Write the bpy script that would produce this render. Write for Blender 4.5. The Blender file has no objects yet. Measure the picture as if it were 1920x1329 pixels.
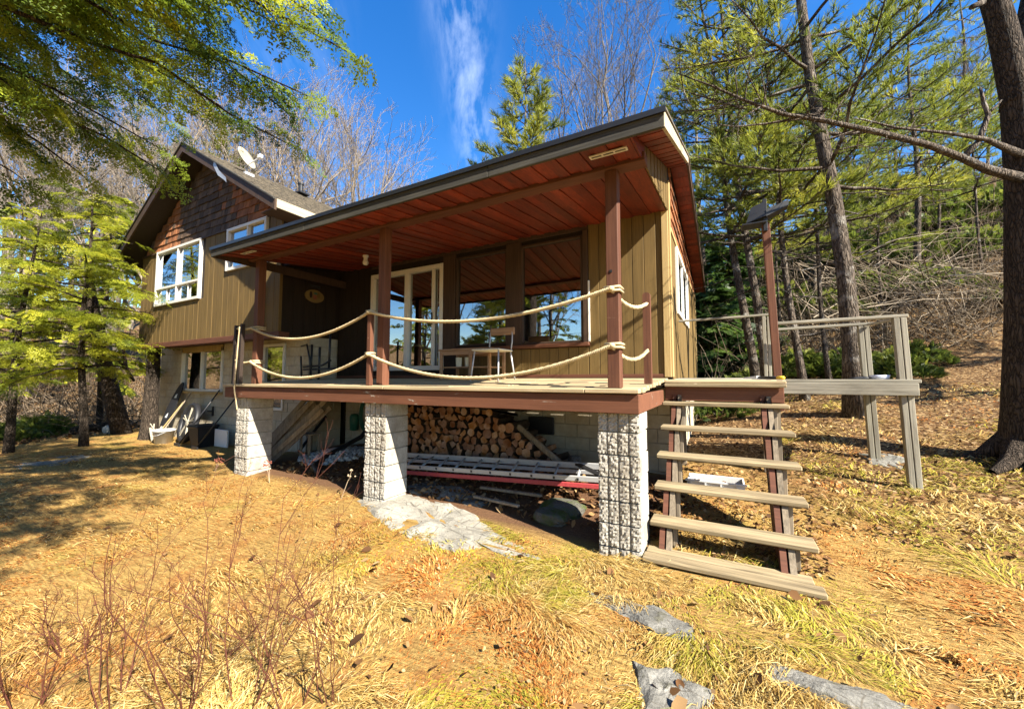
import bpy, math, random
import numpy as np
from mathutils import Vector, Matrix
rnd = random.Random(7)
S = bpy.context.scene
COL = S.collection
R = math.radians

# ------------------------------------------------------------------ camera
cam_d = bpy.data.cameras.new('camera')
cam = bpy.data.objects.new('camera', cam_d)
COL.objects.link(cam)
cam.location = (0.654, -3.558, 0.10)
cam.rotation_euler = (R(90 + 3.55), 0, R(28.385))
cam_d.sensor_width = 36
cam_d.lens = 13.68
cam_d.clip_start = 0.05
cam_d.clip_end = 2000
S.camera = cam

# ------------------------------------------------------------------ sky and sun
SUN_VEC = Vector((1.0, -0.32, 0.86)).normalized()          # towards the sun
W = bpy.data.worlds.new('World')
S.world = W
W.use_nodes = True
wn, wl = W.node_tree.nodes, W.node_tree.links
wn.clear()
wo = wn.new('ShaderNodeOutputWorld')
bg = wn.new('ShaderNodeBackground')
sky = wn.new('ShaderNodeTexSky')
sky.sky_type = 'NISHITA'
sky.sun_disc = False
sky.sun_elevation = math.asin(SUN_VEC.z)
sky.sun_rotation = math.atan2(SUN_VEC.x, SUN_VEC.y)
sky.altitude = 400
sky.air_density = 1.3
sky.dust_density = 0.15
sky.ozone_density = 3.5
hs = wn.new('ShaderNodeHueSaturation')
hs.inputs['Saturation'].default_value = 1.36
hs.inputs['Hue'].default_value = 0.510
wl.new(sky.outputs[0], hs.inputs['Color'])
# thin streaky cirrus, all round the sky
tc = wn.new('ShaderNodeTexCoord')
sx = wn.new('ShaderNodeSeparateXYZ'); wl.new(tc.outputs['Generated'], sx.inputs[0])
def wmath(op, a, b=None, clamp=False):
    n = wn.new('ShaderNodeMath'); n.operation = op; n.use_clamp = clamp
    for i, v in enumerate((a, b)):
        if v is None: continue
        if isinstance(v, (int, float)): n.inputs[i].default_value = v
        else: wl.new(v, n.inputs[i])
    return n.outputs[0]
zz = wmath('MAXIMUM', sx.outputs[2], 0.08)
px_ = wmath('DIVIDE', sx.outputs[0], zz)
py_ = wmath('DIVIDE', sx.outputs[1], zz)
# cloud plane turned so that 'along' points to the north-west, where the long wisp lies
CA = R(36)
along = wmath('ADD', wmath('MULTIPLY', px_, -math.sin(CA)), wmath('MULTIPLY', py_, math.cos(CA)))
across = wmath('ADD', wmath('MULTIPLY', px_, math.cos(CA)), wmath('MULTIPLY', py_, math.sin(CA)))
cb = wn.new('ShaderNodeCombineXYZ'); wl.new(wmath('MULTIPLY', across, 2.4), cb.inputs[0]); wl.new(wmath('MULTIPLY', along, 0.55), cb.inputs[1])
n1 = wn.new('ShaderNodeTexNoise'); wl.new(cb.outputs[0], n1.inputs['Vector'])
n1.inputs['Scale'].default_value = 0.7; n1.inputs['Detail'].default_value = 2
n2 = wn.new('ShaderNodeTexNoise'); wl.new(cb.outputs[0], n2.inputs['Vector'])
n2.inputs['Scale'].default_value = 4.2; n2.inputs['Detail'].default_value = 9; n2.inputs['Roughness'].default_value = 0.62
n2.inputs['Distortion'].default_value = 0.25
m1 = wn.new('ShaderNodeMapRange'); wl.new(n1.outputs[0], m1.inputs[0])
m1.inputs[1].default_value = 0.56; m1.inputs[2].default_value = 0.72
m2 = wn.new('ShaderNodeMapRange'); wl.new(n2.outputs[0], m2.inputs[0])
m2.inputs[1].default_value = 0.43; m2.inputs[2].default_value = 0.78
g_ = wmath('ADD', wmath('ADD', across, wmath('MULTIPLY', along, -0.11)), 0.12)
band = wmath('POWER', 2.718, wmath('MULTIPLY', wmath('MULTIPLY', g_, g_), -230.0))
fr_ = wn.new('ShaderNodeMapRange'); wl.new(along, fr_.inputs[0]); fr_.inputs[1].default_value = 0.2; fr_.inputs[2].default_value = 0.7
fe_ = wn.new('ShaderNodeMapRange'); wl.new(along, fe_.inputs[0]); fe_.inputs[1].default_value = 2.3; fe_.inputs[2].default_value = 1.5
band = wmath('MULTIPLY', band, wmath('MULTIPLY', fr_.outputs[0], fe_.outputs[0]))
mask = wmath('ADD', wmath('MULTIPLY', m1.outputs[0], 0.35), band, True)
cl = wmath('MULTIPLY', mask, m2.outputs[0], True)
cl = wmath('MULTIPLY', cl, 0.40)
mx = wn.new('ShaderNodeMixRGB'); wl.new(cl, mx.inputs[0]); wl.new(hs.outputs[0], mx.inputs[1])
mx.inputs[2].default_value = (8.5, 9.2, 10.0, 1)
wl.new(mx.outputs[0], bg.inputs[0])
bg.inputs[1].default_value = 0.07
wl.new(bg.outputs[0], wo.inputs[0])

sun_d = bpy.data.lights.new('sun', 'SUN')
sun = bpy.data.objects.new('sun', sun_d)
COL.objects.link(sun)
sun_d.energy = 5.0
sun_d.angle = R(0.53)
sun_d.color = (1.0, 0.93, 0.80)
sun.rotation_euler = (-SUN_VEC).to_track_quat('-Z', 'Y').to_euler()

# ------------------------------------------------------------------ view
S.view_settings.view_transform = 'Standard'
S.view_settings.look = 'None'
S.view_settings.gamma = 1
S.view_settings.exposure = 2.02
S.view_settings.use_curve_mapping = False
S.cycles.max_bounces = 5
S.cycles.diffuse_bounces = 2
S.cycles.glossy_bounces = 2
S.cycles.transparent_max_bounces = 8
S.cycles.transmission_bounces = 2

# ------------------------------------------------------------------ materials
def lin(c):
    return tuple((x / 12.92 if x <= .04045 else ((x + .055) / 1.055) ** 2.4) for x in c)
MATS = {}
class NT:
    def __init__(s, name, rough=0.8, spec=0.3):
        m = bpy.data.materials.new(name); m.use_nodes = True
        s.m = m; s.n = m.node_tree.nodes; s.l = m.node_tree.links
        s.b = s.n['Principled BSDF']; s.out = s.n['Material Output']
        s.b.inputs['Roughness'].default_value = rough
        s.b.inputs['Specular IOR Level'].default_value = spec
        MATS[name] = m
    def set(s, sock, v):
        if isinstance(v, bpy.types.NodeSocket): s.l.new(v, sock)
        else: sock.default_value = v
    def coord(s, scale=(1, 1, 1), kind='Object', rand=False, rot=(0, 0, 0)):
        t = s.n.new('ShaderNodeTexCoord'); o = t.outputs[kind]
        if rand:
            oi = s.n.new('ShaderNodeObjectInfo')
            mu = s.n.new('ShaderNodeVectorMath'); mu.operation = 'SCALE'
            mu.inputs[0].default_value = (17.3, 9.1, 23.7); s.l.new(oi.outputs['Random'], mu.inputs['Scale'])
            ad = s.n.new('ShaderNodeVectorMath'); s.l.new(o, ad.inputs[0]); s.l.new(mu.outputs[0], ad.inputs[1])
            o = ad.outputs[0]
        m = s.n.new('ShaderNodeMapping'); s.l.new(o, m.inputs[0])
        m.inputs['Scale'].default_value = scale; m.inputs['Rotation'].default_value = rot
        return m.outputs[0]
    def noise(s, vec, scale=5, detail=4, rough=.55, dist=0):
        n = s.n.new('ShaderNodeTexNoise'); s.l.new(vec, n.inputs['Vector'])
        n.inputs['Scale'].default_value = scale; n.inputs['Detail'].default_value = detail
        n.inputs['Roughness'].default_value = rough; n.inputs['Distortion'].default_value = dist
        return n.outputs[0]
    def voro(s, vec, scale=5, feature='F1', out='Distance'):
        n = s.n.new('ShaderNodeTexVoronoi'); n.feature = feature; s.l.new(vec, n.inputs['Vector'])
        n.inputs['Scale'].default_value = scale
        return n.outputs[out]
    def ramp(s, fac, stops, interp='LINEAR'):
        n = s.n.new('ShaderNodeValToRGB'); s.l.new(fac, n.inputs[0]); cr = n.color_ramp; cr.interpolation = interp
        while len(cr.elements) < len(stops): cr.elements.new(0.5)
        for e, (p, c) in zip(cr.elements, stops):
            e.position = p; e.color = (*c[:3], 1) if not isinstance(c, (int, float)) else (c, c, c, 1)
        return n.outputs[0]
    def mix(s, fac, a, b, mode='MIX'):
        n = s.n.new('ShaderNodeMixRGB'); n.blend_type = mode
        for i, v in enumerate((fac, a, b)):
            if isinstance(v, bpy.types.NodeSocket): s.l.new(v, n.inputs[i])
            elif i == 0: n.inputs[0].default_value = v
            else: n.inputs[i].default_value = (*v[:3], 1)
        return n.outputs[0]
    def math(s, op, a, b=0.0, clamp=False):
        n = s.n.new('ShaderNodeMath'); n.operation = op; n.use_clamp = clamp
        for i, v in enumerate((a, b)):
            if isinstance(v, bpy.types.NodeSocket): s.l.new(v, n.inputs[i])
            else: n.inputs[i].default_value = v
        return n.outputs[0]
    def rand(s): return s.n.new('ShaderNodeObjectInfo').outputs['Random']
    def hsv(s, col, h=.5, sat=1., v=1.):
        n = s.n.new('ShaderNodeHueSaturation'); s.l.new(col, n.inputs['Color'])
        s.set(n.inputs['Hue'], h); s.set(n.inputs['Saturation'], sat); s.set(n.inputs['Value'], v)
        return n.outputs[0]
    def color(s, c): s.set(s.b.inputs['Base Color'], c if isinstance(c, bpy.types.NodeSocket) else (*c[:3], 1)); return s
    def bump(s, h, strength=.4, dist=.01):
        n = s.n.new('ShaderNodeBump'); s.l.new(h, n.inputs['Height'])
        n.inputs['Strength'].default_value = strength; n.inputs['Distance'].default_value = dist
        s.l.new(n.outputs[0], s.b.inputs['Normal']); return s
    def remap(s, v, a, b, c=0., d=1.):
        n = s.n.new('ShaderNodeMapRange'); s.l.new(v, n.inputs[0])
        for i, x in enumerate((a, b, c, d)): n.inputs[i + 1].default_value = x
        return n.outputs[0]

def wood(name, dark, light, grain='x', rough=.75, vary=.25, bump=.35, stain=None, fine=60, spec=.25):
    """stained or weathered boards: long grain streaks, per-board tint"""
    t = NT(name, rough, spec)
    sc = {'x': (1.2, fine, fine), 'y': (fine, 1.2, fine), 'z': (fine, fine, 1.2)}[grain]
    v = t.coord(sc, rand=True)
    g = t.noise(v, 1.0, 6, .65, .4)
    sc2 = tuple(x * .12 if x > 2 else x * .8 for x in sc)
    g2 = t.noise(t.coord(sc2, rand=True), 1.0, 4, .6, 1.2)
    f = t.math('ADD', t.math('MULTIPLY', g, .6), t.math('MULTIPLY', g2, .5))
    c = t.ramp(f, [(.36, dark), (.66, light)])
    val = t.math('ADD', t.math('MULTIPLY', t.rand(), vary), 1 - vary / 2)
    c = t.hsv(c, .5, 1., val)
    if stain:
        n = t.noise(t.coord((2.4, 7, 11), rand=True), 1.0, 7, .72, .6)
        c = t.mix(t.remap(n, stain[1], stain[1] + .025), c, stain[0])
    t.color(c)
    t.bump(g, bump, .004)
    return t.m

def plain(name, col, rough=.6, spec=.3, metal=0., var=.15, nscale=25, bump=0.):
    t = NT(name, rough, spec)
    n = t.noise(t.coord(), nscale, 4, .6)
    t.color(t.hsv(t.mix(0., col, col), .5, 1., t.remap(n, .3, .7, 1 - var, 1 + var)))
    t.b.inputs['Metallic'].default_value = metal
    if bump: t.bump(n, bump, .01)
    return t.m

# ------------------------------------------------------------------ mesh helpers
class MB:
    def __init__(s): s.v = []; s.f = []
    def add(s, vs, fs):
        o = len(s.v); s.v.extend([tuple(p) for p in vs]); s.f.extend([tuple(i + o for i in f) for f in fs]); return s
    def box(s, a, b, c=0.0, M=None):
        (x0, y0, z0), (x1, y1, z1) = a, b
        x0, x1 = min(x0, x1), max(x0, x1); y0, y1 = min(y0, y1), max(y0, y1); z0, z1 = min(z0, z1), max(z0, z1)
        if c <= 0:
            vs = [(x0, y0, z0), (x1, y0, z0), (x1, y1, z0), (x0, y1, z0), (x0, y0, z1), (x1, y0, z1), (x1, y1, z1), (x0, y1, z1)]
            fs = [(0, 3, 2, 1), (4, 5, 6, 7), (0, 1, 5, 4), (1, 2, 6, 5), (2, 3, 7, 6), (3, 0, 4, 7)]
        else:
            c = min(c, (x1 - x0) * .45, (y1 - y0) * .45, (z1 - z0) * .45)
            vs = []; idx = {}
            for ix in (0, 1):
                for iy in (0, 1):
                    for iz in (0, 1):
                        X, Y, Z = (x0, x1)[ix], (y0, y1)[iy], (z0, z1)[iz]
                        sx_, sy_, sz_ = (c, -c)[ix], (c, -c)[iy], (c, -c)[iz]
                        for k, p in enumerate(((X, Y + sy_, Z + sz_), (X + sx_, Y, Z + sz_), (X + sx_, Y + sy_, Z))):
                            idx[(ix, iy, iz, k)] = len(vs); vs.append(p)
            q = lambda *t: tuple(idx[i] for i in t)
            fs = []
            for i in (0, 1):
                f = [(i, 0, 0, 0), (i, 1, 0, 0), (i, 1, 1, 0), (i, 0, 1, 0)]; fs.append(q(*(f if i else f[::-1])))
                f = [(0, i, 0, 1), (1, i, 0, 1), (1, i, 1, 1), (0, i, 1, 1)]; fs.append(q(*(f[::-1] if i else f)))
                f = [(0, 0, i, 2), (1, 0, i, 2), (1, 1, i, 2), (0, 1, i, 2)]; fs.append(q(*(f if i else f[::-1])))
            for i in (0, 1):
                for j in (0, 1):
                    fs.append(q((i, j, 0, 0), (i, j, 1, 0), (i, j, 1, 1), (i, j, 0, 1)))
                    fs.append(q((i, 0, j, 0), (i, 1, j, 0), (i, 1, j, 2), (i, 0, j, 2)))
                    fs.append(q((0, i, j, 1), (1, i, j, 1), (1, i, j, 2), (0, i, j, 2)))
                    for k in (0, 1):
                        fs.append(q((i, j, k, 0), (i, j, k, 1), (i, j, k, 2)))
        if M is not None: vs = [tuple(M @ Vector(p)) for p in vs]
        return s.add(vs, fs)
    def bar(s, p, q, w, h, c=0.0, roll=0.0):
        """box beam from p to q, w across, h in the third direction"""
        p, q = Vector(p), Vector(q); d = q - p; L = d.length; d.normalize()
        up = Vector((0, 0, 1)) if abs(d.z) < .95 else Vector((0, 1, 0))
        x = d; y = up.cross(x).normalized(); z = x.cross(y)
        M = Matrix.Translation(p) @ Matrix((x, y, z)).transposed().to_4x4() @ Matrix.Rotation(roll, 4, 'X')
        return s.box((0, -w / 2, -h / 2), (L, w / 2, h / 2), c, M)
    def prism(s, poly, ax, a, b):
        """extrude polygon (2D list) along axis ax from a to b; 2D order: other two axes in xyz order"""
        n = len(poly); vs = []
        for t in (a, b):
            for (u, v) in poly:
                vs.append({'x': (t, u, v), 'y': (u, t, v), 'z': (u, v, t)}[ax])
        fs = [tuple(range(n)), tuple(range(2 * n - 1, n - 1, -1))] + [(i, i + n, (i + 1) % n + n, (i + 1) % n) for i in range(n)]
        return s.add(vs, fs)
    def tube(s, pts, rad, n=8, cap=True, up0=None):
        pts = [Vector(p) for p in pts]; m = len(pts)
        if isinstance(rad, (int, float)): rad = [rad] * m
        o = len(s.v); pu = Vector(up0) if up0 else None
        for i, p in enumerate(pts):
            t = (pts[min(i + 1, m - 1)] - pts[max(i - 1, 0)])
            t = t.normalized() if t.length > 1e-9 else Vector((0, 0, 1))
            if pu is None: pu = Vector((0, 0, 1)) if abs(t.z) < .9 else Vector((1, 0, 0))
            u = pu - t * pu.dot(t)
            if u.length < 1e-5: u = t.orthogonal()
            u.normalize(); w = t.cross(u); pu = u
            for k in range(n):
                a = 2 * math.pi * k / n
                s.v.append(tuple(p + (u * math.cos(a) + w * math.sin(a)) * rad[i]))
        for i in range(m - 1):
            for k in range(n):
                s.f.append((o + i * n + k, o + i * n + (k + 1) % n, o + (i + 1) * n + (k + 1) % n, o + (i + 1) * n + k))
        if cap:
            s.f.append(tuple(o + k for k in range(n))[::-1]); s.f.append(tuple(o + (m - 1) * n + k for k in range(n)))
        return s
    def lathe(s, prof, c=(0, 0, 0), n=20, M=None, cap=True):
        o = len(s.v)
        for (r, z) in prof:
            for k in range(n):
                a = 2 * math.pi * k / n
                p = Vector((r * math.cos(a), r * math.sin(a), z))
                if M is not None: p = M @ p
                s.v.append(tuple(p + Vector(c)))
        m = len(prof)
        for i in range(m - 1):
            for k in range(n):
                s.f.append((o + i * n + k, o + i * n + (k + 1) % n, o + (i + 1) * n + (k + 1) % n, o + (i + 1) * n + k))
        if cap:
            s.f.append(tuple(o + k for k in range(n))[::-1]); s.f.append(tuple(o + (m - 1) * n + k for k in range(n)))
        return s
    def mesh(s, name, mat, smooth=False):
        me = bpy.data.meshes.new(name)
        me.from_pydata(s.v, [], s.f); me.update()
        if mat: me.materials.append(MATS[mat] if isinstance(mat, str) else mat)
        if smooth: me.polygons.foreach_set('use_smooth', [True] * len(me.polygons))
        return me
    def build(s, name, mat, parent=None, smooth=False):
        return link(name, s.mesh(name, mat, smooth), parent)

def link(name, me, parent=None):
    o = bpy.data.objects.new(name, me); COL.objects.link(o)
    if parent: o.parent = parent
    return o
def tag(o, label=None, cat=None, group=None, kind=None):
    if label: o['label'] = label
    if cat: o['category'] = cat
    if group: o['group'] = group
    if kind: o['kind'] = kind
    return o
def thing(name, label, cat, loc=(0, 0, 0), group=None):
    """an Empty at the base of the thing; parts are built in world space, so keep it at loc with a parent inverse"""
    o = bpy.data.objects.new(name, None); COL.objects.link(o)
    o.empty_display_size = .2
    return tag(o, label, cat, group)
def place(o, loc):
    """move an Empty to its base while its world-space parts stay where they are"""
    o.location = loc
    inv = Matrix.Translation(loc).inverted()
    for c in o.children: c.matrix_parent_inverse = inv
    return o
def copy_tree(o, parent=None):
    c = o.copy(); COL.objects.link(c); c.parent = parent
    for ch in list(o.children): copy_tree(ch, c)
    return c

def np_mesh(name, V, F, mat, col=None, smooth=False):
    """fast mesh from numpy: V (n,3), F (m,3 or 4); col (n,3) optional vertex colours 'tint'"""
    V = np.ascontiguousarray(V, dtype=np.float32); F = np.ascontiguousarray(F, dtype=np.int32)
    me = bpy.data.meshes.new(name)
    k = F.shape[1]
    me.vertices.add(len(V)); me.vertices.foreach_set('co', V.ravel())
    me.loops.add(F.size); me.loops.foreach_set('vertex_index', F.ravel())
    me.polygons.add(len(F)); me.polygons.foreach_set('loop_start', np.arange(0, F.size, k, dtype=np.int32))
    me.polygons.foreach_set('loop_total', np.full(len(F), k, dtype=np.int32))
    if smooth: me.polygons.foreach_set('use_smooth', np.ones(len(F), dtype=bool))
    if col is not None:
        a = me.color_attributes.new('tint', 'FLOAT_COLOR', 'POINT')
        c4 = np.ones((len(V), 4), dtype=np.float32); c4[:, :3] = col; a.data.foreach_set('color', c4.ravel())
    me.update(calc_edges=True); me.validate()
    me.materials.append(MATS[mat] if isinstance(mat, str) else mat)
    return me
# ------------------------------------------------------------------ the materials of this place
wood('deck_wood', (.18, .13, .07), (.40, .31, .185), 'x', .8, .22, .5, fine=45)
wood('grey_wood', (.11, .098, .075), (.30, .275, .215), 'x', .85, .25, .6, fine=45)
wood('grey_wood_v', (.11, .098, .075), (.29, .265, .205), 'z', .85, .2, .6, fine=45)
wood('tread_wood', (.065, .048, .026), (.29, .225, .13), 'x', .8, .22, .6, fine=40)
wood('red_wood', (.060, .022, .012), (.125, .050, .026), 'z', .7, .15, .4, stain=((.20, .125, .085), .66))
wood('red_wood_h', (.076, .029, .015), (.135, .054, .028), 'x', .7, .15, .3)
wood('fascia_red', (.080, .030, .015), (.145, .057, .029), 'x', .75, .1, .3, stain=((.30, .27, .22), .64))
wood('ceiling_wood', (.060, .008, .004), (.20, .030, .010), 'y', .55, .7, .25, spec=.35)
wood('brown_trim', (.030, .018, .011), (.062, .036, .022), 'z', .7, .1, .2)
wood('brown_beam', (.060, .024, .014), (.12, .046, .026), 'x', .7, .1, .2)
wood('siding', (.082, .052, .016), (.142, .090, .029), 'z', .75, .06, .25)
wood('siding_dark', (.011, .007, .0045), (.021, .013, .008), 'z', .75, .12, .2)  # dark brown siding, deepened to hold the shade of the porch recess
wood('corner_board', (.26, .18, .07), (.38, .27, .12), 'z', .75, .08, .2)
wood('weathered_fascia', (.014, .0135, .012), (.058, .053, .042), 'x', .85, .15, .6)
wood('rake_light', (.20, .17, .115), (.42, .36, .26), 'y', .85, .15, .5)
wood('shingle', (.030, .021, .016), (.105, .065, .040), 'z', .85, .75, .6, fine=70)
wood('shingle_red', (.12, .042, .018), (.28, .115, .048), 'z', .85, .6, .6, fine=70)
wood('plank_old', (.085, .068, .048), (.25, .20, .14), 'z', .85, .4, .5)
wood('interior_wood', (.22, .16, .07), (.40, .31, .15), 'y', .6, .15, .15)
wood('furniture_wood', (.20, .11, .055), (.36, .22, .12), 'x', .6, .15, .2)
plain('black_metal', (.010, .010, .011), .45, .5)
plain('black_plastic', (.012, .012, .014), .5, .4)
plain('dark_brown', (.026, .016, .011), .7)
plain('white_vinyl', (.60, .575, .52), .45, .4, var=.05)
plain('white_paint', (.62, .59, .53), .5, .4, var=.08)
plain('aluminium', (.42, .42, .42), .45, .5, .25, .08)
plain('red_plastic', (.42, .055, .06), .5, .4)
plain('green_hose', (.012, .085, .055), .5, .4)
plain('yellow_plastic', (.75, .52, .03), .5, .4)
plain('blue_white', (.55, .60, .72), .4, .4)
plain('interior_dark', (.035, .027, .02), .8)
plain('curtain', (.55, .52, .45), .9)
plain('cane_seat', (.62, .58, .44), .6)
plain('white_plastic', (.58, .585, .58), .4, .4, var=.06)
plain('dark_soil', (.045, .030, .018), .95, .1, bump=.6)
plain('leaf_red', (.20, .065, .04), .8)
def rope_mat():
    t = NT('rope', .9, .15)
    v = t.coord((1, 1, 1))
    n = t.noise(v, 160, 3, .6); n2 = t.noise(v, 4, 3, .5)
    c = t.mix(t.remap(n2, .35, .7), (.50, .40, .24), (.33, .26, .15))
    t.color(t.hsv(c, .5, 1., t.remap(n, .3, .7, .75, 1.15))); t.bump(n, .5, .004)
rope_mat()
def block_mats():
    # smooth painted block with fine vertical scoring
    t = NT('block_smooth', .85, .2)
    v = t.coord((1, 1, 1), rand=True)
    n = t.noise(v, 14, 5, .6); n2 = t.noise(t.coord(), 1.3, 4, .6)
    c = t.mix(t.remap(n2, .4, .7), (.42, .37, .28), (.31, .25, .16))
    t.color(t.hsv(c, .5, 1., t.remap(n, .3, .7, .88, 1.1))); t.bump(n, .25, .006)
    t = NT('block_split', .9, .2)
    v = t.coord((1, 1, 1), rand=True)
    n = t.noise(v, 38, 6, .7); n2 = t.noise(v, 7, 4, .6)
    c = t.mix(t.remap(n2, .35, .7), (.42, .395, .345), (.29, .27, .23))
    c = t.mix(t.math('MULTIPLY', t.remap(t.noise(t.coord((1.5, 1.5, .6)), 1.6, 5, .65), .5, .72), .6), c, (.20, .165, .115))
    t.color(t.hsv(c, .5, 1., t.remap(n, .3, .7, .8, 1.12))); t.bump(n, .9, .012)
    t = NT('mortar', .95, .1); n = t.noise(t.coord(), 30, 4)
    t.color(t.hsv(t.mix(0., (.30, .27, .21), (.3, .27, .21)), .5, 1., t.remap(n, .3, .7, .8, 1.1)))
block_mats()
def glass_mat():
    t = NT('window_glass', .02, .5)
    g = t.n.new('ShaderNodeBsdfGlossy'); g.inputs['Roughness'].default_value = .012
    g.inputs['Color'].default_value = (.92, .96, 1, 1)
    tr = t.n.new('ShaderNodeBsdfTransparent'); tr.inputs['Color'].default_value = (.70, .72, .70, 1)
    lw = t.n.new('ShaderNodeFresnel'); lw.inputs['IOR'].default_value = 2.6
    nz = t.noise(t.coord((1, 1, 1)), 1.6, 2, .5)
    bp = t.n.new('ShaderNodeBump'); t.l.new(nz, bp.inputs['Height']); bp.inputs['Strength'].default_value = .018; bp.inputs['Distance'].default_value = .05
    t.l.new(bp.outputs[0], g.inputs['Normal'])
    f = t.math('ADD', lw.outputs[0], .22, True)
    ms = t.n.new('ShaderNodeMixShader'); t.l.new(f, ms.inputs[0]); t.l.new(tr.outputs[0], ms.inputs[1]); t.l.new(g.outputs[0], ms.inputs[2])
    t.l.new(ms.outputs[0], t.out.inputs[0])
glass_mat()
def roof_mat():
    t = NT('asphalt_shingle', .95, .15)
    v = t.coord((1, 1, 1))
    n = t.noise(v, 90, 4, .7); n2 = t.noise(t.coord((3, 12, 3)), 1.2, 4, .6)
    c = t.mix(t.remap(n2, .35, .65), (.20, .17, .13), (.085, .075, .062))
    t.color(t.hsv(c, .5, 1., t.remap(n, .3, .7, .7, 1.2))); t.bump(n, .5, .006)
roof_mat()
def ground_mats():
    t = NT('ground', .95, .1)
    v = t.coord((1, 1, 1))
    big = t.noise(v, .55, 5, .6); mid = t.noise(v, 2.6, 6, .65, .3); fine = t.noise(v, 34, 5, .7)
    st = t.noise(t.coord((7, 46, 20), rot=(0, 0, R(-22))), 1.0, 4, .6, .5)
    tan = t.ramp(st, [(.3, (.13, .073, .021)), (.7, (.38, .245, .078))])
    rust = t.mix(fine, (.16, .045, .014), (.30, .11, .03))
    green = t.mix(fine, (.13, .135, .02), (.33, .30, .045))
    c = t.mix(t.math('MULTIPLY', t.remap(mid, .50, .66), .6), tan, rust)
    c = t.mix(t.math('MULTIPLY', t.remap(big, .50, .60), t.remap(mid, .36, .5)), c, tan)
    c = t.mix(t.math('MULTIPLY', t.remap(t.noise(v, 1.1, 4, .6), .57, .66), .3), c, green)
    # leaf litter under the trees to the right and behind
    sp = t.n.new('ShaderNodeSeparateXYZ'); tcn = t.n.new('ShaderNodeTexCoord'); t.l.new(tcn.outputs['Object'], sp.inputs[0])
    lit = t.voro(v, 26.0, 'F1', 'Color'); litv = t.n.new('ShaderNodeSeparateColor'); t.l.new(lit, litv.inputs[0])
    litter = t.ramp(litv.outputs[0], [(0., (.035, .018, .009)), (.45, (.095, .05, .02)), (.8, (.19, .115, .048)), (1., (.32, .22, .11))])  # litter tones lowered to carry the shade on the hill
    yy = t.math('ADD', sp.outputs[1], t.math('MULTIPLY', t.noise(v, .8, 3), 3.0))
    right = t.remap(t.math('ADD', yy, t.math('MULTIPLY', t.math('MINIMUM', sp.outputs[0], 8.0), .5)), 3.4, 5.8)
    c = t.mix(right, c, litter)
    far = t.remap(t.math('SUBTRACT', t.math('MULTIPLY', sp.outputs[0], -1.0), t.math('MULTIPLY', t.noise(v, .5, 3), 4.0)), 13.0, 17.0)
    c = t.mix(far, c, litter)
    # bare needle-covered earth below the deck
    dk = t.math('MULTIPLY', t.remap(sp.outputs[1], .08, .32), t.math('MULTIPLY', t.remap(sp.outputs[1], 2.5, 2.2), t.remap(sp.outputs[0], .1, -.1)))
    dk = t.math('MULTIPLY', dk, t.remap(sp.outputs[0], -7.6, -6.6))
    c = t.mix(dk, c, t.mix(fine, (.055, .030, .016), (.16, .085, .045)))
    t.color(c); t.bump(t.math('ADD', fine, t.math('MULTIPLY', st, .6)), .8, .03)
    t = NT('granite', .9, .25)
    v = t.coord((1, 1, 1))
    n = t.noise(v, 55, 5, .7); n2 = t.noise(v, 3.5, 5, .65, .5); cr = t.voro(t.coord((1, 2.2, 1)), 3.4, 'DISTANCE_TO_EDGE')
    c = t.mix(t.remap(n2, .35, .68), (.215, .205, .178), (.085, .081, .07))
    c = t.hsv(c, .5, 1., t.remap(n, .3, .7, .7, 1.18))
    c = t.mix(t.remap(cr, .02, .0), c, (.08, .07, .055))
    lich = t.noise(v, 6, 6, .7)
    c = t.mix(t.remap(lich, .56, .62), c, (.085, .08, .058))
    t.color(c); t.bump(t.math('ADD', n2, t.math('MULTIPLY', n, .3)), .8, .04)
    t = NT('gravel_white', .9, .2); t.color(t.hsv(t.mix(t.rand(), (.5, .48, .44), (.5, .48, .44)), .5, 1., t.remap(t.noise(t.coord(), 20, 2), .3, .7, .6, 1.1)))
ground_mats()
def tint_mat(name, rough=.7, spec=.25, trans=0.3, mul=1.0, bump=False):
    """colour from the per-leaf tint attribute, thin-leaf translucency"""
    t = NT(name, rough, spec)
    a = t.n.new('ShaderNodeAttribute'); a.attribute_name = 'tint'
    c = a.outputs['Color']
    if mul != 1.0: c = t.hsv(c, .5, 1., mul)
    t.color(c)
    if trans > 0:
        tr = t.n.new('ShaderNodeBsdfTranslucent'); t.l.new(c, tr.inputs[0])
        ms = t.n.new('ShaderNodeMixShader'); ms.inputs[0].default_value = trans
        t.l.new(t.b.outputs[0], ms.inputs[1]); t.l.new(tr.outputs[0], ms.inputs[2]); t.l.new(ms.outputs[0], t.out.inputs[0])
    return t.m
tint_mat('foliage', .5, .35, .55)
tint_mat('grass', .75, .2, .35)
tint_mat('dead_leaf', .8, .15, .2)
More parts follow.
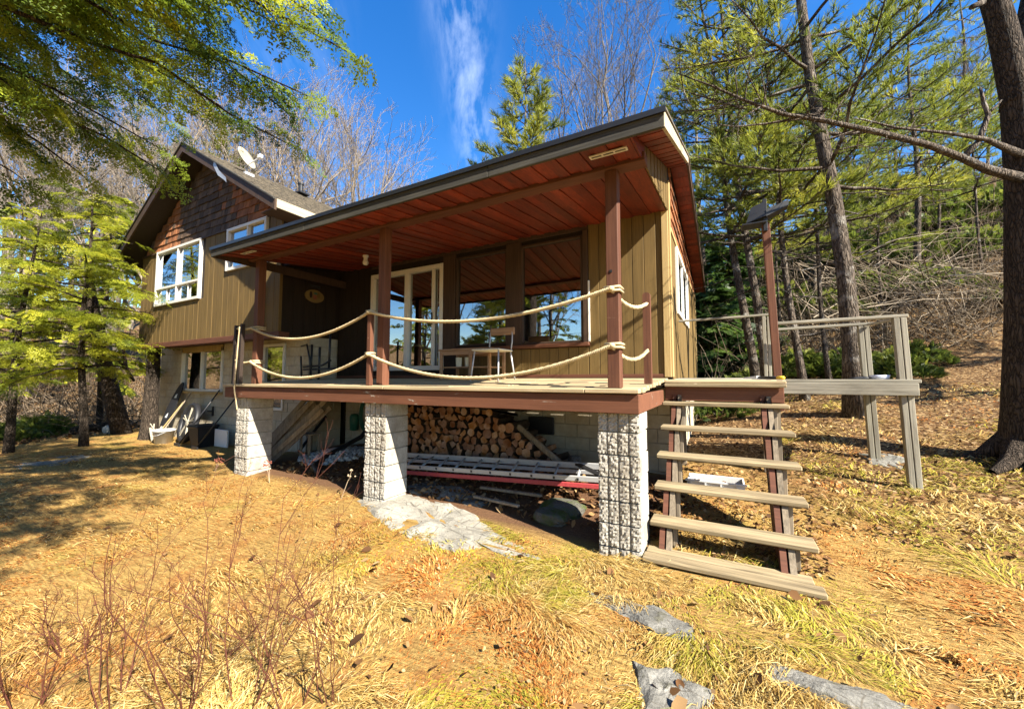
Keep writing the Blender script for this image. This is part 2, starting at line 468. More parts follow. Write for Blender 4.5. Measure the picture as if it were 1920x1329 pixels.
def bark(name, dark, light, scale=1.0, flare=None):
    t = NT(name, .9, .15)
    v = t.coord((9 * scale, 9 * scale, 2.0 * scale), rand=True)
    wv = t.n.new('ShaderNodeTexNoise'); t.l.new(v, wv.inputs['Vector']); wv.inputs['Scale'].default_value = 1.3; wv.inputs['Detail'].default_value = 4
    va = t.n.new('ShaderNodeVectorMath'); va.operation = 'MULTIPLY_ADD'; t.l.new(wv.outputs['Color'], va.inputs[0]); va.inputs[1].default_value = (1.1, 1.1, 1.6); t.l.new(v, va.inputs[2])
    vo = t.voro(va.outputs[0], 2.6, 'DISTANCE_TO_EDGE'); n = t.noise(v, 2.5, 6, .7)
    n2 = t.noise(t.coord((1, 1, 1)), 2.2, 4, .6)
    c = t.mix(t.remap(n, .3, .7), dark, light)
    c = t.mix(t.remap(vo, .12, .0), c, tuple(x * .35 for x in dark))
    if flare: c = t.mix(t.remap(n2, .55, .68), c, flare)
    t.color(c); t.bump(t.math('ADD', t.remap(vo, 0, .25), n), .9, .03)
bark('bark_pine', (.050, .038, .028), (.17, .135, .105), 1.0, (.27, .25, .22))
bark('bark_dark', (.030, .022, .016), (.10, .075, .055), 1.3)
bark('bark_pale', (.26, .205, .15), (.48, .40, .31), 1.5)
bark('bark_grey', (.15, .125, .098), (.32, .275, .225), 1.5)
plain('twig_red', (.085, .028, .016), .8, .2)
plain('twig_tan', (.33, .25, .165), .85, .2)
plain('twig_dark', (.05, .038, .028), .85, .2)

plain('plaque_paint', (.16, .105, .032), .6)
_g = MATS['granite'].copy(); _g.name = 'granite_light'; MATS['granite_light'] = _g
for _n in _g.node_tree.nodes:
    if _n.type == 'MIX_RGB' and abs(_n.inputs[1].default_value[0] - .215) < .01: _n.inputs[1].default_value = (.31, .29, .245, 1); _n.inputs[2].default_value = (.17, .157, .13, 1)
    if _n.type == 'MAP_RANGE' and abs(_n.inputs[1].default_value - .56) < .001: _n.inputs[1].default_value = .64; _n.inputs[2].default_value = .70

def moss_rock():
    t = NT('mossy_rock', .95, .15); v = t.coord(); n = t.noise(v, 5, 5, .65); f = t.noise(v, 40, 4, .7)
    t.color(t.hsv(t.mix(t.remap(n, .45, .6), (.10, .095, .08), (.055, .075, .018)), .5, 1., t.remap(f, .3, .7, .7, 1.2))); t.bump(t.math('ADD', n, f), .8, .03)
moss_rock()
# ------------------------------------------------------------------ ground
def sm(t):
    t = np.clip(t, 0, 1); return t * t * (3 - 2 * t)
def gz(x, y, bumps=True):
    x = np.asarray(x, float); y = np.asarray(y, float)
    w = sm((x + 9) / 4)
    b = -1.51 + w * .115 * np.clip(y, 0, 3)
    r = sm((x + 1) / 4)
    b = b + (.03 + .17 * r) * np.clip(y - 3, 0, 10)
    r2 = sm((x + 34) / 50)
    b = b + (.03 + .56 * r2) * np.clip(y - 13, 0, 22) + .05 * np.clip(y - 35, 0, 60) * r2
    b = b + .05 * np.clip(x - 4, 0, 10) * sm((y + 1) / 4)
    b = b - .07 * np.clip(-16 - x, 0, 8) + .24 * np.clip(-23 - x, 0, 45)
    b = b - .05 * np.clip(-4 - y, 0, 10)
    if bumps:
        a = .018 * np.sin(x * 1.7 + 1.3 * np.sin(y * .9)) * np.cos(y * 1.45 + .8 * np.sin(x * 1.1))
        a = a + .012 * np.sin(x * 4.3 + y * 2.1) * np.sin(y * 3.7 - x * 1.3)
        far = np.clip(np.hypot(x, y) - 12, 0, 25) / 25
        a = a + far * (.5 * np.sin(x * .31 + 1) * np.cos(y * .27 + x * .11) + .22 * np.sin(x * .9 + y * .7))
        b = b + a
    return b
def G(x, y): return float(gz(x, y))
def axis(near, step, far):
    a = list(np.arange(near[0], near[1], step)); d = step
    x = a[-1]
    while x < far[1]: d *= 1.22; x += d; a.append(x)
    d = step; x = a[0]; lo = []
    while x > far[0]: d *= 1.22; x -= d; lo.append(x)
    return np.array(lo[::-1] + a)
ax_, ay_ = axis((-17, 8), .18, (-900, 900)), axis((-7, 15), .18, (-400, 900))
XX, YY = np.meshgrid(ax_, ay_)
ZZ = gz(XX, YY)
nx, ny = len(ax_), len(ay_)
Vg = np.stack([XX.ravel(), YY.ravel(), ZZ.ravel()], 1)
ii = np.arange(nx * ny).reshape(ny, nx)
Fg = np.stack([ii[:-1, :-1].ravel(), ii[:-1, 1:].ravel(), ii[1:, 1:].ravel(), ii[1:, :-1].ravel()], 1)
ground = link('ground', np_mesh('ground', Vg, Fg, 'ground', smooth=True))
tag(ground, kind='structure')
# ------------------------------------------------------------------ the cottage
house = thing('cottage', 'dark brown cottage with shingled gable, roofed porch and pale block basement', 'house')
rh = random.Random(11)

def vboards(parent, a0, a1, z0, z1, face, width, mat, axis='x', out=-1, holes=(), thick=.018, name='siding_board', top=None):
    """vertical boards along axis a (x or y) on the plane `face`; out = sign of the outward normal; holes = (a0,a1,z0,z1)"""
    a = a0; k = 0
    while a < a1 - .01:
        b = min(a + width, a1)
        g = .0032
        zt = z1 if top is None else min(z1, top((a + b) / 2))
        segs = [(z0, zt)]
        for (h0, h1, hz0, hz1) in holes:
            if b - g > h0 and a + g < h1:
                ns = []
                for (s0, s1) in segs:
                    if s0 < hz0: ns.append((s0, min(s1, hz0)))
                    if s1 > hz1: ns.append((max(s0, hz1), s1))
                segs = ns
        for (s0, s1) in segs:
            if s1 - s0 < .03: continue
            m = MB(); t = thick + rh.uniform(-.002, .002)
            if axis == 'x': m.box((a + g, face, s0), (b - g, face + out * t, s1), .004)
            else: m.box((face, a + g, s0), (face + out * t, b - g, s1), .004)
            m.build(name, mat, parent)
        a = b; k += 1

# ---- block basement (the storey below the gable, and the foundation below the porch)
def block_wall(name, a0, a1, z0, z1, face, axis='x', out=-1, holes=(), skin=.012, phase=0.):
    back = MB()
    hs = sorted(holes)
    cuts = [a0] + [v for h in hs for v in (h[0], h[1])] + [a1]
    def bx(p0, p1, q0, q1):
        if p1 - p0 < .005 or q1 - q0 < .005: return
        if axis == 'x': back.box((p0, face, q0), (p1, face - out * .18, q1))
        else: back.box((face, p0, q0), (face - out * .18, p1, q1))
    for i in range(0, len(cuts) - 1, 2): bx(cuts[i], cuts[i + 1], z0, z1)
    for h in hs: bx(h[0], h[1], z0, h[2]); bx(h[0], h[1], h[3], z1)
    w = back.build(name, 'mortar', house)
    z = z1; row = 0
    while z > z0 + .02:
        zb = z - .2
        a = a0 - (.2 if row % 2 else 0.) - phase
        while a < a1:
            p0, p1 = max(a, a0) + .005, min(a + .4, a1) - .005
            rects = [(p0, p1, max(zb, z0) + .005, z - .005)]
            for h in hs:
                nr = []
                for (x0, x1, y0, y1) in rects:
                    if x1 <= h[0] or x0 >= h[1] or y1 <= h[2] or y0 >= h[3]: nr.append((x0, x1, y0, y1)); continue
                    if x0 < h[0]: nr.append((x0, h[0] - .004, y0, y1))
                    if x1 > h[1]: nr.append((h[1] + .004, x1, y0, y1))
                    if y0 < h[2]: nr.append((max(x0, h[0]), min(x1, h[1]), y0, h[2] - .004))
                    if y1 > h[3]: nr.append((max(x0, h[0]), min(x1, h[1]), h[3] + .004, y1))
                rects = nr
            for (x0, x1, y0, y1) in rects:
                if x1 - x0 < .03 or y1 - y0 < .02: continue
                t = skin + rh.uniform(-.003, .003); m = MB()
                if axis == 'x': m.box((x0, face, y0), (x1, face + out * t, y1), .004)
                else: m.box((face, x0, y0), (face + out * t, x1, y1), .004)
                m.build('block', 'block_smooth', w)
            a += .4
        z = zb; row += 1
    return w
LW = (-12.5, -10.36, -.23, .90)       # basement window
LW2 = (-8.68, -7.78, -.60, .88)       # window behind the porch post
block_wall('basement_wall', -13.85, -6.97, -1.75, .98, 1.6, 'x', -1, (LW, LW2))
block_wall('basement_side_wall', 1.6, 2.40, -1.75, .98, -6.97, 'y', 1)
block_wall('foundation_wall', -6.79, .04, -1.75, -.02, 2.40, 'x', -1)
block_wall('foundation_side_wall', 2.40, 8.0, -1.75, -.02, .04, 'y', 1)
m = MB(); m.box((-13.85, 1.785, -1.75), (-13.67, 8, .98)); m.build('basement_end_wall', 'block_smooth', house)

def window_y(name, x0, x1, z0, z1, y, fw, mat, bars=(), sill=None, depth=.05, label=None, pane_in=.02, rails=()):
    """window in a wall facing -y: mitred frame, bars, panes. bars: vertical x positions; rails: (z, x0, x1)"""
    f = MB()
    f.box((x0, y - depth, z0), (x0 + fw, y + .04, z1), .006); f.box((x1 - fw, y - depth, z0), (x1, y + .04, z1), .006)
    f.box((x0 + fw, y - depth + .002, z1 - fw), (x1 - fw, y + .04, z1), .006); f.box((x0 + fw, y - depth + .002, z0), (x1 - fw, y + .04, z0 + fw), .006)
    o = f.build(name, mat, house)
    if label: tag(o, label)
    for b in bars:
        xb, w, za, zb = (b if isinstance(b, tuple) else (b, .05, z0 + fw, z1 - fw))
        m = MB(); m.box((xb - w / 2, y - depth + .008, za), (xb + w / 2, y + .03, zb), .004); m.build('mullion', mat, o)
    for (zr, xa, xb, w) in rails:
        m = MB(); m.box((xa, y - depth + .005, zr - w / 2), (xb, y + .03, zr + w / 2), .004); m.build('rail', mat, o)
    # panes between the vertical bars
    xs = sorted([x0 + fw] + [(b if not isinstance(b, tuple) else b[0]) for b in bars if not isinstance(b, tuple) or b[3] - b[2] > (z1 - z0) * .7] + [x1 - fw])
    zs = sorted([z0 + fw] + [r_[0] for r_ in rails] + [z1 - fw])
    for i in range(len(xs) - 1):
        for j in range(len(zs) - 1):
            m = MB(); m.box((xs[i], y + pane_in, zs[j]), (xs[i + 1], y + pane_in + .006, zs[j + 1]))
            m.build('pane', 'window_glass', o)
    if sill:
        m = MB(); m.box((x0 - .04, y - depth - .05, z0 - .055), (x1 + .04, y + .02, z0 - .001), .006); m.build('sill', sill, o)
    return o
window_y('basement_window', -12.5, -10.36, -.23, .90, 1.6, .06, 'white_vinyl', bars=(-11.43,), sill='corner_board', label='wide two-pane sliding window in the block basement')
m = MB(); m.box((-12.5, 1.55, .80), (-10.36, 1.585, .96), .004); m.build('window_header', 'corner_board', house)
window_y('basement_window', -8.68, -7.78, -.60, .88, 1.6, .055, 'white_vinyl', bars=(), label='window half hidden behind the porch post')
for (n_, xa, xb) in (('dark_room', -13.6, -7.1),):
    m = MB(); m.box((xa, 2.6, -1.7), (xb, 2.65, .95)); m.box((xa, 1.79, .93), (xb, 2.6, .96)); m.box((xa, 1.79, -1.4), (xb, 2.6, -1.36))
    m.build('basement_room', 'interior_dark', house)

# ---- upper gable storey
GX, GZR, GS = -10.1, 5.50, .58               # ridge x, ridge height, slope
WINA = (-12.40, -10.06, 1.97, 3.42)
WINB = (-8.92, -7.40, 2.45, 3.40)
gw = MB()
under = lambda x: GZR - GS * abs(x - GX) - .13
def gwall(a, b, z0, z1):
    gw.box((a, .918, z0), (b, 1.06, z1))
gwall(-13.35, -12.40, 1.0, 3.42); gwall(-10.06, -8.92, 1.0, 3.42); gwall(-7.40, -6.90, 1.0, 3.42)
gwall(-12.40, -10.06, 1.0, 1.97); gwall(-8.92, -7.40, 1.0, 2.45)
gw.prism([(-13.35, 3.42), (-6.90, 3.42), (-6.90, under(-6.9)), (GX, under(GX)), (-13.35, under(-13.35))], 'y', .918, 1.06)
gw.box((-13.35, 1.06, 1.0), (-13.21, 8, 3.45)); gw.box((-7.04, 1.06, 1.0), (-6.90, 8, 3.45)); gw.box((-13.21, 7.86, 1.0), (-7.04, 8, 3.45))
gw.prism([(-13.35, 3.45), (-6.90, 3.45), (GX, under(GX))], 'y', 7.86, 8)
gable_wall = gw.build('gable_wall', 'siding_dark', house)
vboards(gable_wall, -13.35, -6.90, 1.02, 3.42, .918, .215, 'siding', 'x', -1, (WINA, WINB))
m = MB(); m.box((-13.37, .885, .90), (-6.88, 1.10, 1.02), .006); m.build('sill_band', 'brown_beam', house)
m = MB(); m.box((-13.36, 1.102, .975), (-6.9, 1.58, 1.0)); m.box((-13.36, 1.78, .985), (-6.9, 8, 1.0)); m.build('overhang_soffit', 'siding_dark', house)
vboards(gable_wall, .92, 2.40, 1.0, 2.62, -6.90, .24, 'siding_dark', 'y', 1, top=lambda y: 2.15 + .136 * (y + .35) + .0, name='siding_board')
m = MB(); m.box((-6.90, .86, 1.02), (-6.86, .918, 2.30), .004); m.box((-6.95, .885, 1.02), (-6.90, .899, 3.42), .003); m.build('corner_board', 'siding', house)

# shingled gable: template wedges, one object per shingle
def shingle_template(w, h=.215, k=0):
    r_ = random.Random(100 + k); s = .028 + r_.uniform(0, .012); sk = r_.uniform(-.006, .006)
    vs = [(0, 0, 0), (w, 0, sk), (w, 0, h), (0, 0, h), (0, -s, 0), (w, -s, sk), (w, -.007, h), (0, -.007, h)]
    m = MB(); m.add(vs, [(0, 1, 2, 3), (7, 6, 5, 4), (0, 4, 5, 1), (1, 5, 6, 2), (2, 6, 7, 3), (3, 7, 4, 0)])
    return m
SHW = [.12, .15, .18, .21, .24]
SHT = {}
for mat in ('shingle', 'shingle_red'):
    for i, w in enumerate(SHW): SHT[(mat, i)] = shingle_template(w - .006, k=i).mesh('shingle', mat)
def row_shingles(parent, a0, a1, z, put, darkp):
    a = a0 - rh.uniform(0, .1)
    while a < a1 - .03:
        i = rh.randrange(5); w = SHW[i]
        if a >= a0 - .005 and a + w <= a1 + .01:
            mat = 'shingle' if rh.random() < darkp(a) else 'shingle_red'
            o = link('shingle', SHT[(mat, i)], parent); put(o, a + .003, z + rh.uniform(-.007, .007))
        a += w
def put_front(o, a, z): o.location = (a, .917, z)
z = 3.425; k = 0
while z < 5.2:
    hw = (under(GX) - z - .10) / GS
    x0, x1 = max(-13.33, GX - hw), min(-6.92, GX + hw)
    if x1 - x0 > .2:
        row_shingles(gable_wall, x0, x1, z, put_front, lambda a: .93 if abs(a + 10.1 + .25 * math.sin(a * 3 + z * 2)) < 1.45 - .2 * (z - 3.4) else .22)
    z += .165; k += 1
m = MB(); m.box((-13.34, .87, 3.385), (-12.40, .897, 3.425)); m.box((-10.06, .87, 3.385), (-8.92, .897, 3.425)); m.box((-7.40, .87, 3.385), (-6.91, .897, 3.425)); m.build('gable_trim', 'brown_trim', house)

wa = window_y('upper_window', *WINA, .9, .065, 'white_paint', bars=((-11.23, .05, 2.035, 3.355),), rails=((2.42, -12.33, -10.13, .05),), depth=.045, label='large white-framed window in the gable')
for xb in (-11.78, -10.66):
    m = MB(); m.box((xb - .013, .885, 2.04), (xb + .013, .915, 2.39), .003); m.build('mullion', 'white_paint', wa)
window_y('upper_window', *WINB, .9, .07, 'white_paint', bars=((-8.10, .045, 2.52, 3.33),), depth=.045, label='small white-framed window behind the porch roof')
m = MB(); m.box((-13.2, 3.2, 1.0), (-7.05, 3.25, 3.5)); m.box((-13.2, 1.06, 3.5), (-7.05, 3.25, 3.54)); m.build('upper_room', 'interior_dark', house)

# gable roof
rf = MB()
for sgn in (-1, 1):
    xe = GX + sgn * 3.70
    rf.prism([(GX, GZR), (xe, GZR - GS * 3.70), (xe, GZR - GS * 3.70 - .10), (GX, GZR - .12)], 'y', .47, 8.4)
gable_roof = rf.build('gable_roof', 'dark_brown', house)
sh = MB()
n_r = 26
for i in range(n_r):
    d0 = 4.26 / n_r * i; d1 = d0 + 4.26 / n_r + .03
    y = .44 + (0 if i % 2 else .12)
    while y < 8.4:
        y2 = min(y + rh.uniform(.2, .34), 8.42); t = .012 + rh.uniform(0, .012)
        ca = 1 / math.hypot(1, GS); sa = GS * ca
        P = lambda d, h: (GX + d * ca + h * sa, GZR - d * sa + h * ca)
        (xa, za), (xb, zb) = P(d0, .004), P(d1, .006 + t); (xc, zc) = P(d1, .002)
        sh.add([(xa, y, za), (xb, y, zb), (xc, y, zc), (xa, y2 - .008, za), (xb, y2 - .008, zb), (xc, y2 - .008, zc)],
               [(0, 1, 4, 3), (1, 2, 5, 4), (0, 2, 1), (3, 4, 5), (0, 3, 5, 2)])
        y = y2
o = sh.build('roof_shingles', 'asphalt_shingle', gable_roof); tag(o, kind='stuff')
m = MB(); m.prism([(GX, GZR + .02), (GX - 3.72, GZR - GS * 3.72 + .02), (GX - 3.72, GZR - GS * 3.72 + .005), (GX, GZR + .004)], 'y', .44, 8.42); m.build('roof_surface', 'asphalt_shingle', gable_roof)
for sgn in (-1, 1):
    xe = GX + sgn * 3.72
    m = MB(); m.prism([(GX, GZR + .0), (xe, GZR - GS * 3.72 + .0), (xe, GZR - GS * 3.72 - .19), (GX, GZR - .20)], 'y', .43, .468)
    m.build('rake_board', 'brown_trim', gable_roof)
    m = MB(); m.prism([(GX, GZR + .028), (xe, GZR - GS * 3.72 + .028), (xe, GZR - GS * 3.72 + .002), (GX, GZR + .002)], 'y', .405, .438)
    m.build('drip_edge', 'weathered_fascia', gable_roof)
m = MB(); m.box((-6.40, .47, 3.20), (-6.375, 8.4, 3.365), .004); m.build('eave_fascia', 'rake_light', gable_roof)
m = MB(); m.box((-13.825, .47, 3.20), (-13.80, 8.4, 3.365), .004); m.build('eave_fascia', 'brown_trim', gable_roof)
m = MB(); m.box((-6.88, .47, 3.20), (-6.40, 8.4, 3.215)); m.build('eave_soffit', 'brown_trim', gable_roof)
# gutter end sticking out past the left eave
m = MB(); m.tube([(-14.10, .52, 3.23), (-14.95, .36, 3.34)], .035, 8); m.tube([(-13.83, .55, 3.2), (-14.12, .515, 3.23)], .03, 8)
m.build('gutter_pipe', 'white_vinyl', gable_roof)
m = MB(); m.add([(-8.62, .425, 4.68), (-8.38, .415, 4.40), (-8.05, .40, 4.15), (-8.0, .39, 4.03), (-8.13, .41, 4.12), (-8.42, .42, 4.30), (-8.66, .43, 4.58)], [(0, 1, 5, 6), (1, 2, 4, 5), (2, 3, 4)])
o = m.build('loose_flashing', 'aluminium', gable_roof); tag(o, 'strip of loose bent flashing hanging from the rake')
# plumbing vent
m = MB(); m.lathe([(.06, 5.25), (.06, 5.60), (.08, 5.60), (.08, 5.65), (.05, 5.65), (.05, 5.55)], (-9.75, 3.05, 0), 12); m.box((-9.95, 2.9, 5.30), (-9.55, 3.2, 5.34))
m.build('vent_pipe', 'black_metal', gable_roof)

# ---- lounge behind the porch
DOOR = (-5.84, -3.92, .26, 2.28)
W1 = (-3.63, -2.55, .68, 2.33)
W2 = (-2.29, -1.21, .66, 2.34)
YW = 2.22
lw = MB()
def lbox(a, b, z0, z1): lw.box((a, YW, z0), (b, YW + .14, z1))
lbox(-6.90, -5.84, -.02, 2.62); lbox(-5.84, -3.92, -.02, .26); lbox(-5.84, -3.92, 2.28, 2.62); lbox(-3.92, -3.63, -.02, 2.62)
lbox(-3.63, -2.55, -.02, .68); lbox(-3.63, -2.55, 2.33, 2.62); lbox(-2.55, -2.29, -.02, 2.62); lbox(-2.29, -1.21, -.02, .66); lbox(-2.29, -1.21, 2.34, 2.62); lbox(-1.21, .04, -.02, 2.62)
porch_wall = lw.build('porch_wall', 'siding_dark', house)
vboards(porch_wall, -1.12, .02, .145, 2.62, YW, .165, 'siding')
vboards(porch_wall, -3.60, -1.12, .145, .585, YW, .165, 'siding')
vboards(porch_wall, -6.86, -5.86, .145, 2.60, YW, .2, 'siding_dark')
m = MB(); m.box((-6.86, YW - .035, .115), (.03, YW - .02, .165), .003); m.build('base_board', 'brown_beam', porch_wall)
for (a, b) in ((-3.92, -3.64), (-2.56, -2.28), (-1.205, -1.125)):
    m = MB(); m.box((a, YW - .045, .60), (b, YW - .002, 2.40), .005); m.build('window_post', 'brown_trim', porch_wall)
m = MB(); m.box((-5.86, YW - .03, 2.41), (-1.12, YW - .002, 2.60), .004); m.build('header_board', 'brown_trim', porch_wall)
for w_, lab in ((W1, 'tall fixed porch window beside the sliding door'), (W2, 'tall fixed porch window near the house corner')):
    window_y('porch_window', *w_, YW, .035, 'brown_trim', depth=.03, label=lab)
m = MB(); m.box((-3.66, YW - .11, .595), (-1.10, YW - .003, .652), .008); m.build('window_sill', 'red_wood_h', porch_wall)
m = MB(); m.box((-1.124, YW - .05, .66), (-1.10, YW - .02, 1.6), .003); m.build('lit_window_stop', 'white_paint', porch_wall)  # white stop built only as tall as its sunlit part
dr = window_y('sliding_door', *DOOR, YW, .085, 'white_vinyl', bars=((-4.84, .10, .345, 2.195),), depth=.05, label='white sliding glass door onto the porch')
m = MB(); m.box((-4.20, YW - .035, .35), (-4.13, YW + .01, 2.19), .004); m.build('screen_stile', 'white_vinyl', dr)
m = MB(); m.box((-4.19, YW - .065, 1.12), (-4.165, YW - .036, 1.36), .006); m.build('handle', 'black_metal', dr)

# side wall towards the landing, faces +x
XS = .04
roof_under = lambda y: (2.16 + .372 * (y + .38)) if y < 2.5 else (3.23 - .118 * (y - 2.5))
sw = MB()
SWIN = (3.0, 5.0, 1.15, 2.16)
def sbox(a, b, z0, z1): sw.box((XS - .14, a, z0), (XS, b, z1))
sbox(YW + .14, 3.0, -.02, 2.2); sbox(5.0, 8.0, -.02, 2.2); sbox(3.0, 5.0, -.02, 1.15); sbox(3.0, 5.0, 2.16, 2.2)
sw.prism([(YW, 2.2), (8.0, 2.2), (8.0, roof_under(8.0)), (2.5, roof_under(2.5)), (YW, roof_under(YW))], 'x', XS - .14, XS)
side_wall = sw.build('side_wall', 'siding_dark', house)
vboards(side_wall, 2.28, 7.96, .0, 2.2, XS, .2, 'siding', 'y', 1, (SWIN,))
m = MB(); m.box((XS, 2.196, .12), (XS + .026, 2.28, 2.9), .005); m.box((-.05, 2.178, .12), (XS, 2.2015, 2.62), .005); m.build('corner_board', 'corner_board', house)
m = MB(); m.box((XS, 7.96, .05), (XS + .026, 8.03, 2.4), .005); m.build('corner_board', 'corner_board', house)
m = MB(); m.box((XS, 2.28, 2.185), (XS + .035, 7.96, 2.25), .005); m.build('gable_trim', 'corner_board', house)
def put_side(o, a, z): o.location = (XS + .001, a, z); o.rotation_euler = (0, 0, R(90))
z = 2.25
while z < 3.1:
    y1 = min(7.95, 2.5 + (3.20 - z - .17) / .118) if z > 2.4 else 7.95
    y1 = max(2.5, min(7.95, y1))
    row_shingles(side_wall, 2.285, y1, z, put_side, lambda a: .12)
    z += .165
m = MB()
m.box((XS, 2.96, 1.11), (XS + .05, 3.03, 2.18), .004); m.box((XS, 4.97, 1.11), (XS + .05, 5.04, 2.18), .004)
m.box((XS, 3.03, 2.11), (XS + .048, 4.97, 2.18), .004); m.box((XS, 3.03, 1.11), (XS + .048, 4.97, 1.18), .004)
sdw = m.build('side_window', 'white_vinyl', house); tag(sdw, 'white sliding window in the side wall')
m = MB(); m.box((XS, 3.98, 1.18), (XS + .035, 4.04, 2.11), .003); m.build('mullion', 'white_vinyl', sdw)
for (a, b) in ((3.03, 3.98), (4.04, 4.97)):
    m = MB(); m.box((XS - .02, a, 1.18), (XS - .012, b, 2.11)); m.build('pane', 'window_glass', sdw)
# interior of the lounge
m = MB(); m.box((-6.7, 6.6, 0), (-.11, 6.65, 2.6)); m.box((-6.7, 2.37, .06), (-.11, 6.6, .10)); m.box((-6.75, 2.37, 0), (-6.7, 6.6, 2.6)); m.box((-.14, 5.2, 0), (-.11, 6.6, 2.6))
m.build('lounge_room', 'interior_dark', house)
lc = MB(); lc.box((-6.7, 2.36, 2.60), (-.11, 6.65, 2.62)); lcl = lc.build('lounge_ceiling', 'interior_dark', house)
x = -6.7
while x < -.3:
    m = MB(); m.box((x + .006, 2.37, 2.575), (x + .294, 6.6, 2.60)); m.build('ceiling_panel', 'interior_wood', lcl); x += .3
m = MB()
for i in range(9): m.tube([(-1.42 + .022 * i, 2.50 + (.02 if i % 2 else 0), .7), (-1.42 + .022 * i, 2.50 + (.02 if i % 2 else 0), 2.35)], .016, 6)
m.build('curtain', 'curtain', house, True)

# ---- porch roof (low gable: fascia in front, ridge above the wall, back slope)
XR, XL = .31, -6.67
pr_ = MB()
prof = [(-.36, 2.235), (2.5, 3.32), (8.4, 2.62), (8.4, 2.52), (2.5, 3.23), (-.36, 2.16)]
pr_.prism(prof, 'x', XL, XR - .03)
porch_roof = pr_.build('porch_roof', 'dark_brown', house)
m = MB(); m.prism([(-.41, 2.235), (2.5, 3.345), (8.45, 2.64), (8.45, 2.625), (2.5, 3.325), (-.41, 2.222)], 'x', XL - .02, XR + .012); m.build('roof_surface', 'asphalt_shingle', porch_roof)
m = MB(); m.box((XL - .01, -.412, 2.195), (XR + .012, -.395, 2.242)); m.build('drip_edge', 'black_metal', porch_roof)
x = XL
for L_ in (2.44, 2.9, 1.64):
    x2 = min(x + L_, XR); m = MB(); m.box((x + .002, -.392, 2.085), (x2 - .002, -.362, 2.20), .004); m.build('fascia_board', 'weathered_fascia', porch_roof); x = x2
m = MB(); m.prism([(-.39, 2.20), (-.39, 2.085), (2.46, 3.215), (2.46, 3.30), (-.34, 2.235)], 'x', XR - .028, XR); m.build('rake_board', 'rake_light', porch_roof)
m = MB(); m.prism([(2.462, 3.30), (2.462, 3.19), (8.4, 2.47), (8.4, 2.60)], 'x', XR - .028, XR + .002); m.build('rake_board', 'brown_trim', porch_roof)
m = MB(); m.box((XL - .004, -.36, 2.085), (XL + .024, 2.2, 2.235)); m.build('fascia_board', 'brown_trim', porch_roof)
ceil = lambda y: 2.115 + .136 * (y + .36)
# ceiling planks run front to back
cb_ = MB(); cb_.prism([(-.36, ceil(-.36) + .03), (YW, ceil(YW) + .03), (YW, ceil(YW) + .05), (-.36, ceil(-.36) + .05)], 'x', XL + .026, .03)
ceiling = cb_.build('porch_ceiling', 'dark_brown', house)
x = XL + .03; k = 0
while x < .02:
    w = rh.choice((.115, .12, .125)); x2 = min(x + w, .025)
    dz = 0.0 if k % 2 else .014
    m = MB(); g = .004 if k % 2 else -.002
    m.prism([(-.355, ceil(-.355) + dz), (YW - .003, ceil(YW) + dz), (YW - .003, ceil(YW) + dz + .012), (-.355, ceil(-.355) + dz + .012)], 'x', x + g, x2 - g)
    m.build('ceiling_board', 'ceiling_wood', ceiling); x = x2; k += 1
# sloping soffit of the side overhang, boards across
y = -.33; k = 0
while y < 8.35:
    y2 = min(y + .14, 8.38)
    f = lambda t: (2.135 + .372 * (t + .38)) if t < 2.46 else (3.20 - .118 * (t - 2.46))
    m = MB(); d = .004 * (k % 2)
    x0_ = .045 if y < 2.2 else XS + .03
    m.prism([(y, f(y) + d), (y2 - .006, f(y2) + d), (y2 - .006, f(y2) + d + .012), (y, f(y) + d + .012)], 'x', x0_, XR - .03)
    m.build('soffit_board', 'ceiling_wood', porch_roof); y = y2; k += 1
# boarded triangle between the flat porch ceiling and the rising roof
y = .32; k = 0
while y < 2.15:
    y2 = y + .13
    m = MB(); t = .012 + .006 * (k % 2)
    m.prism([(y + .002, ceil(y)), (y2 - .002, ceil(y2)), (y2 - .002, 2.135 + .372 * (y2 + .38)), (y + .002, 2.135 + .372 * (y + .38))], 'x', .028, .028 + t)
    m.build('infill_board', 'siding', porch_roof); y = y2; k += 1
m = MB(); m.prism([(-.355, ceil(-.355)), (.319, ceil(.319)), (.319, 2.135 + .372 * .70), (-.355, 2.145)], 'x', .0255, .0445); m.build('ceiling_edge', 'ceiling_wood', ceiling)
m = MB(); m.prism([(.93, 2.31), (2.2, 2.48), (2.2, 3.1), (.93, 2.62)], 'x', -6.876, XL - .006); m.build('roof_closure', 'siding_dark', porch_roof)
m = MB(); m.box((XL + .05, .15, 2.155), (.07, .31, 2.245), .006); m.build('beam', 'brown_beam', house)
POSTS = (-.32, -3.44, -6.43)
for i, x in enumerate(POSTS):
    m = MB(); m.box((x, .18, .0 + .009), (x + .12, .30, 2.155), .006)
    o = m.build('porch_post', 'red_wood' if i == 0 else 'red_wood', house)
m = MB(); m.box((-.285, .173, 1.13), (-.262, .181, 1.155)); m.build('bolt', 'black_metal', house)
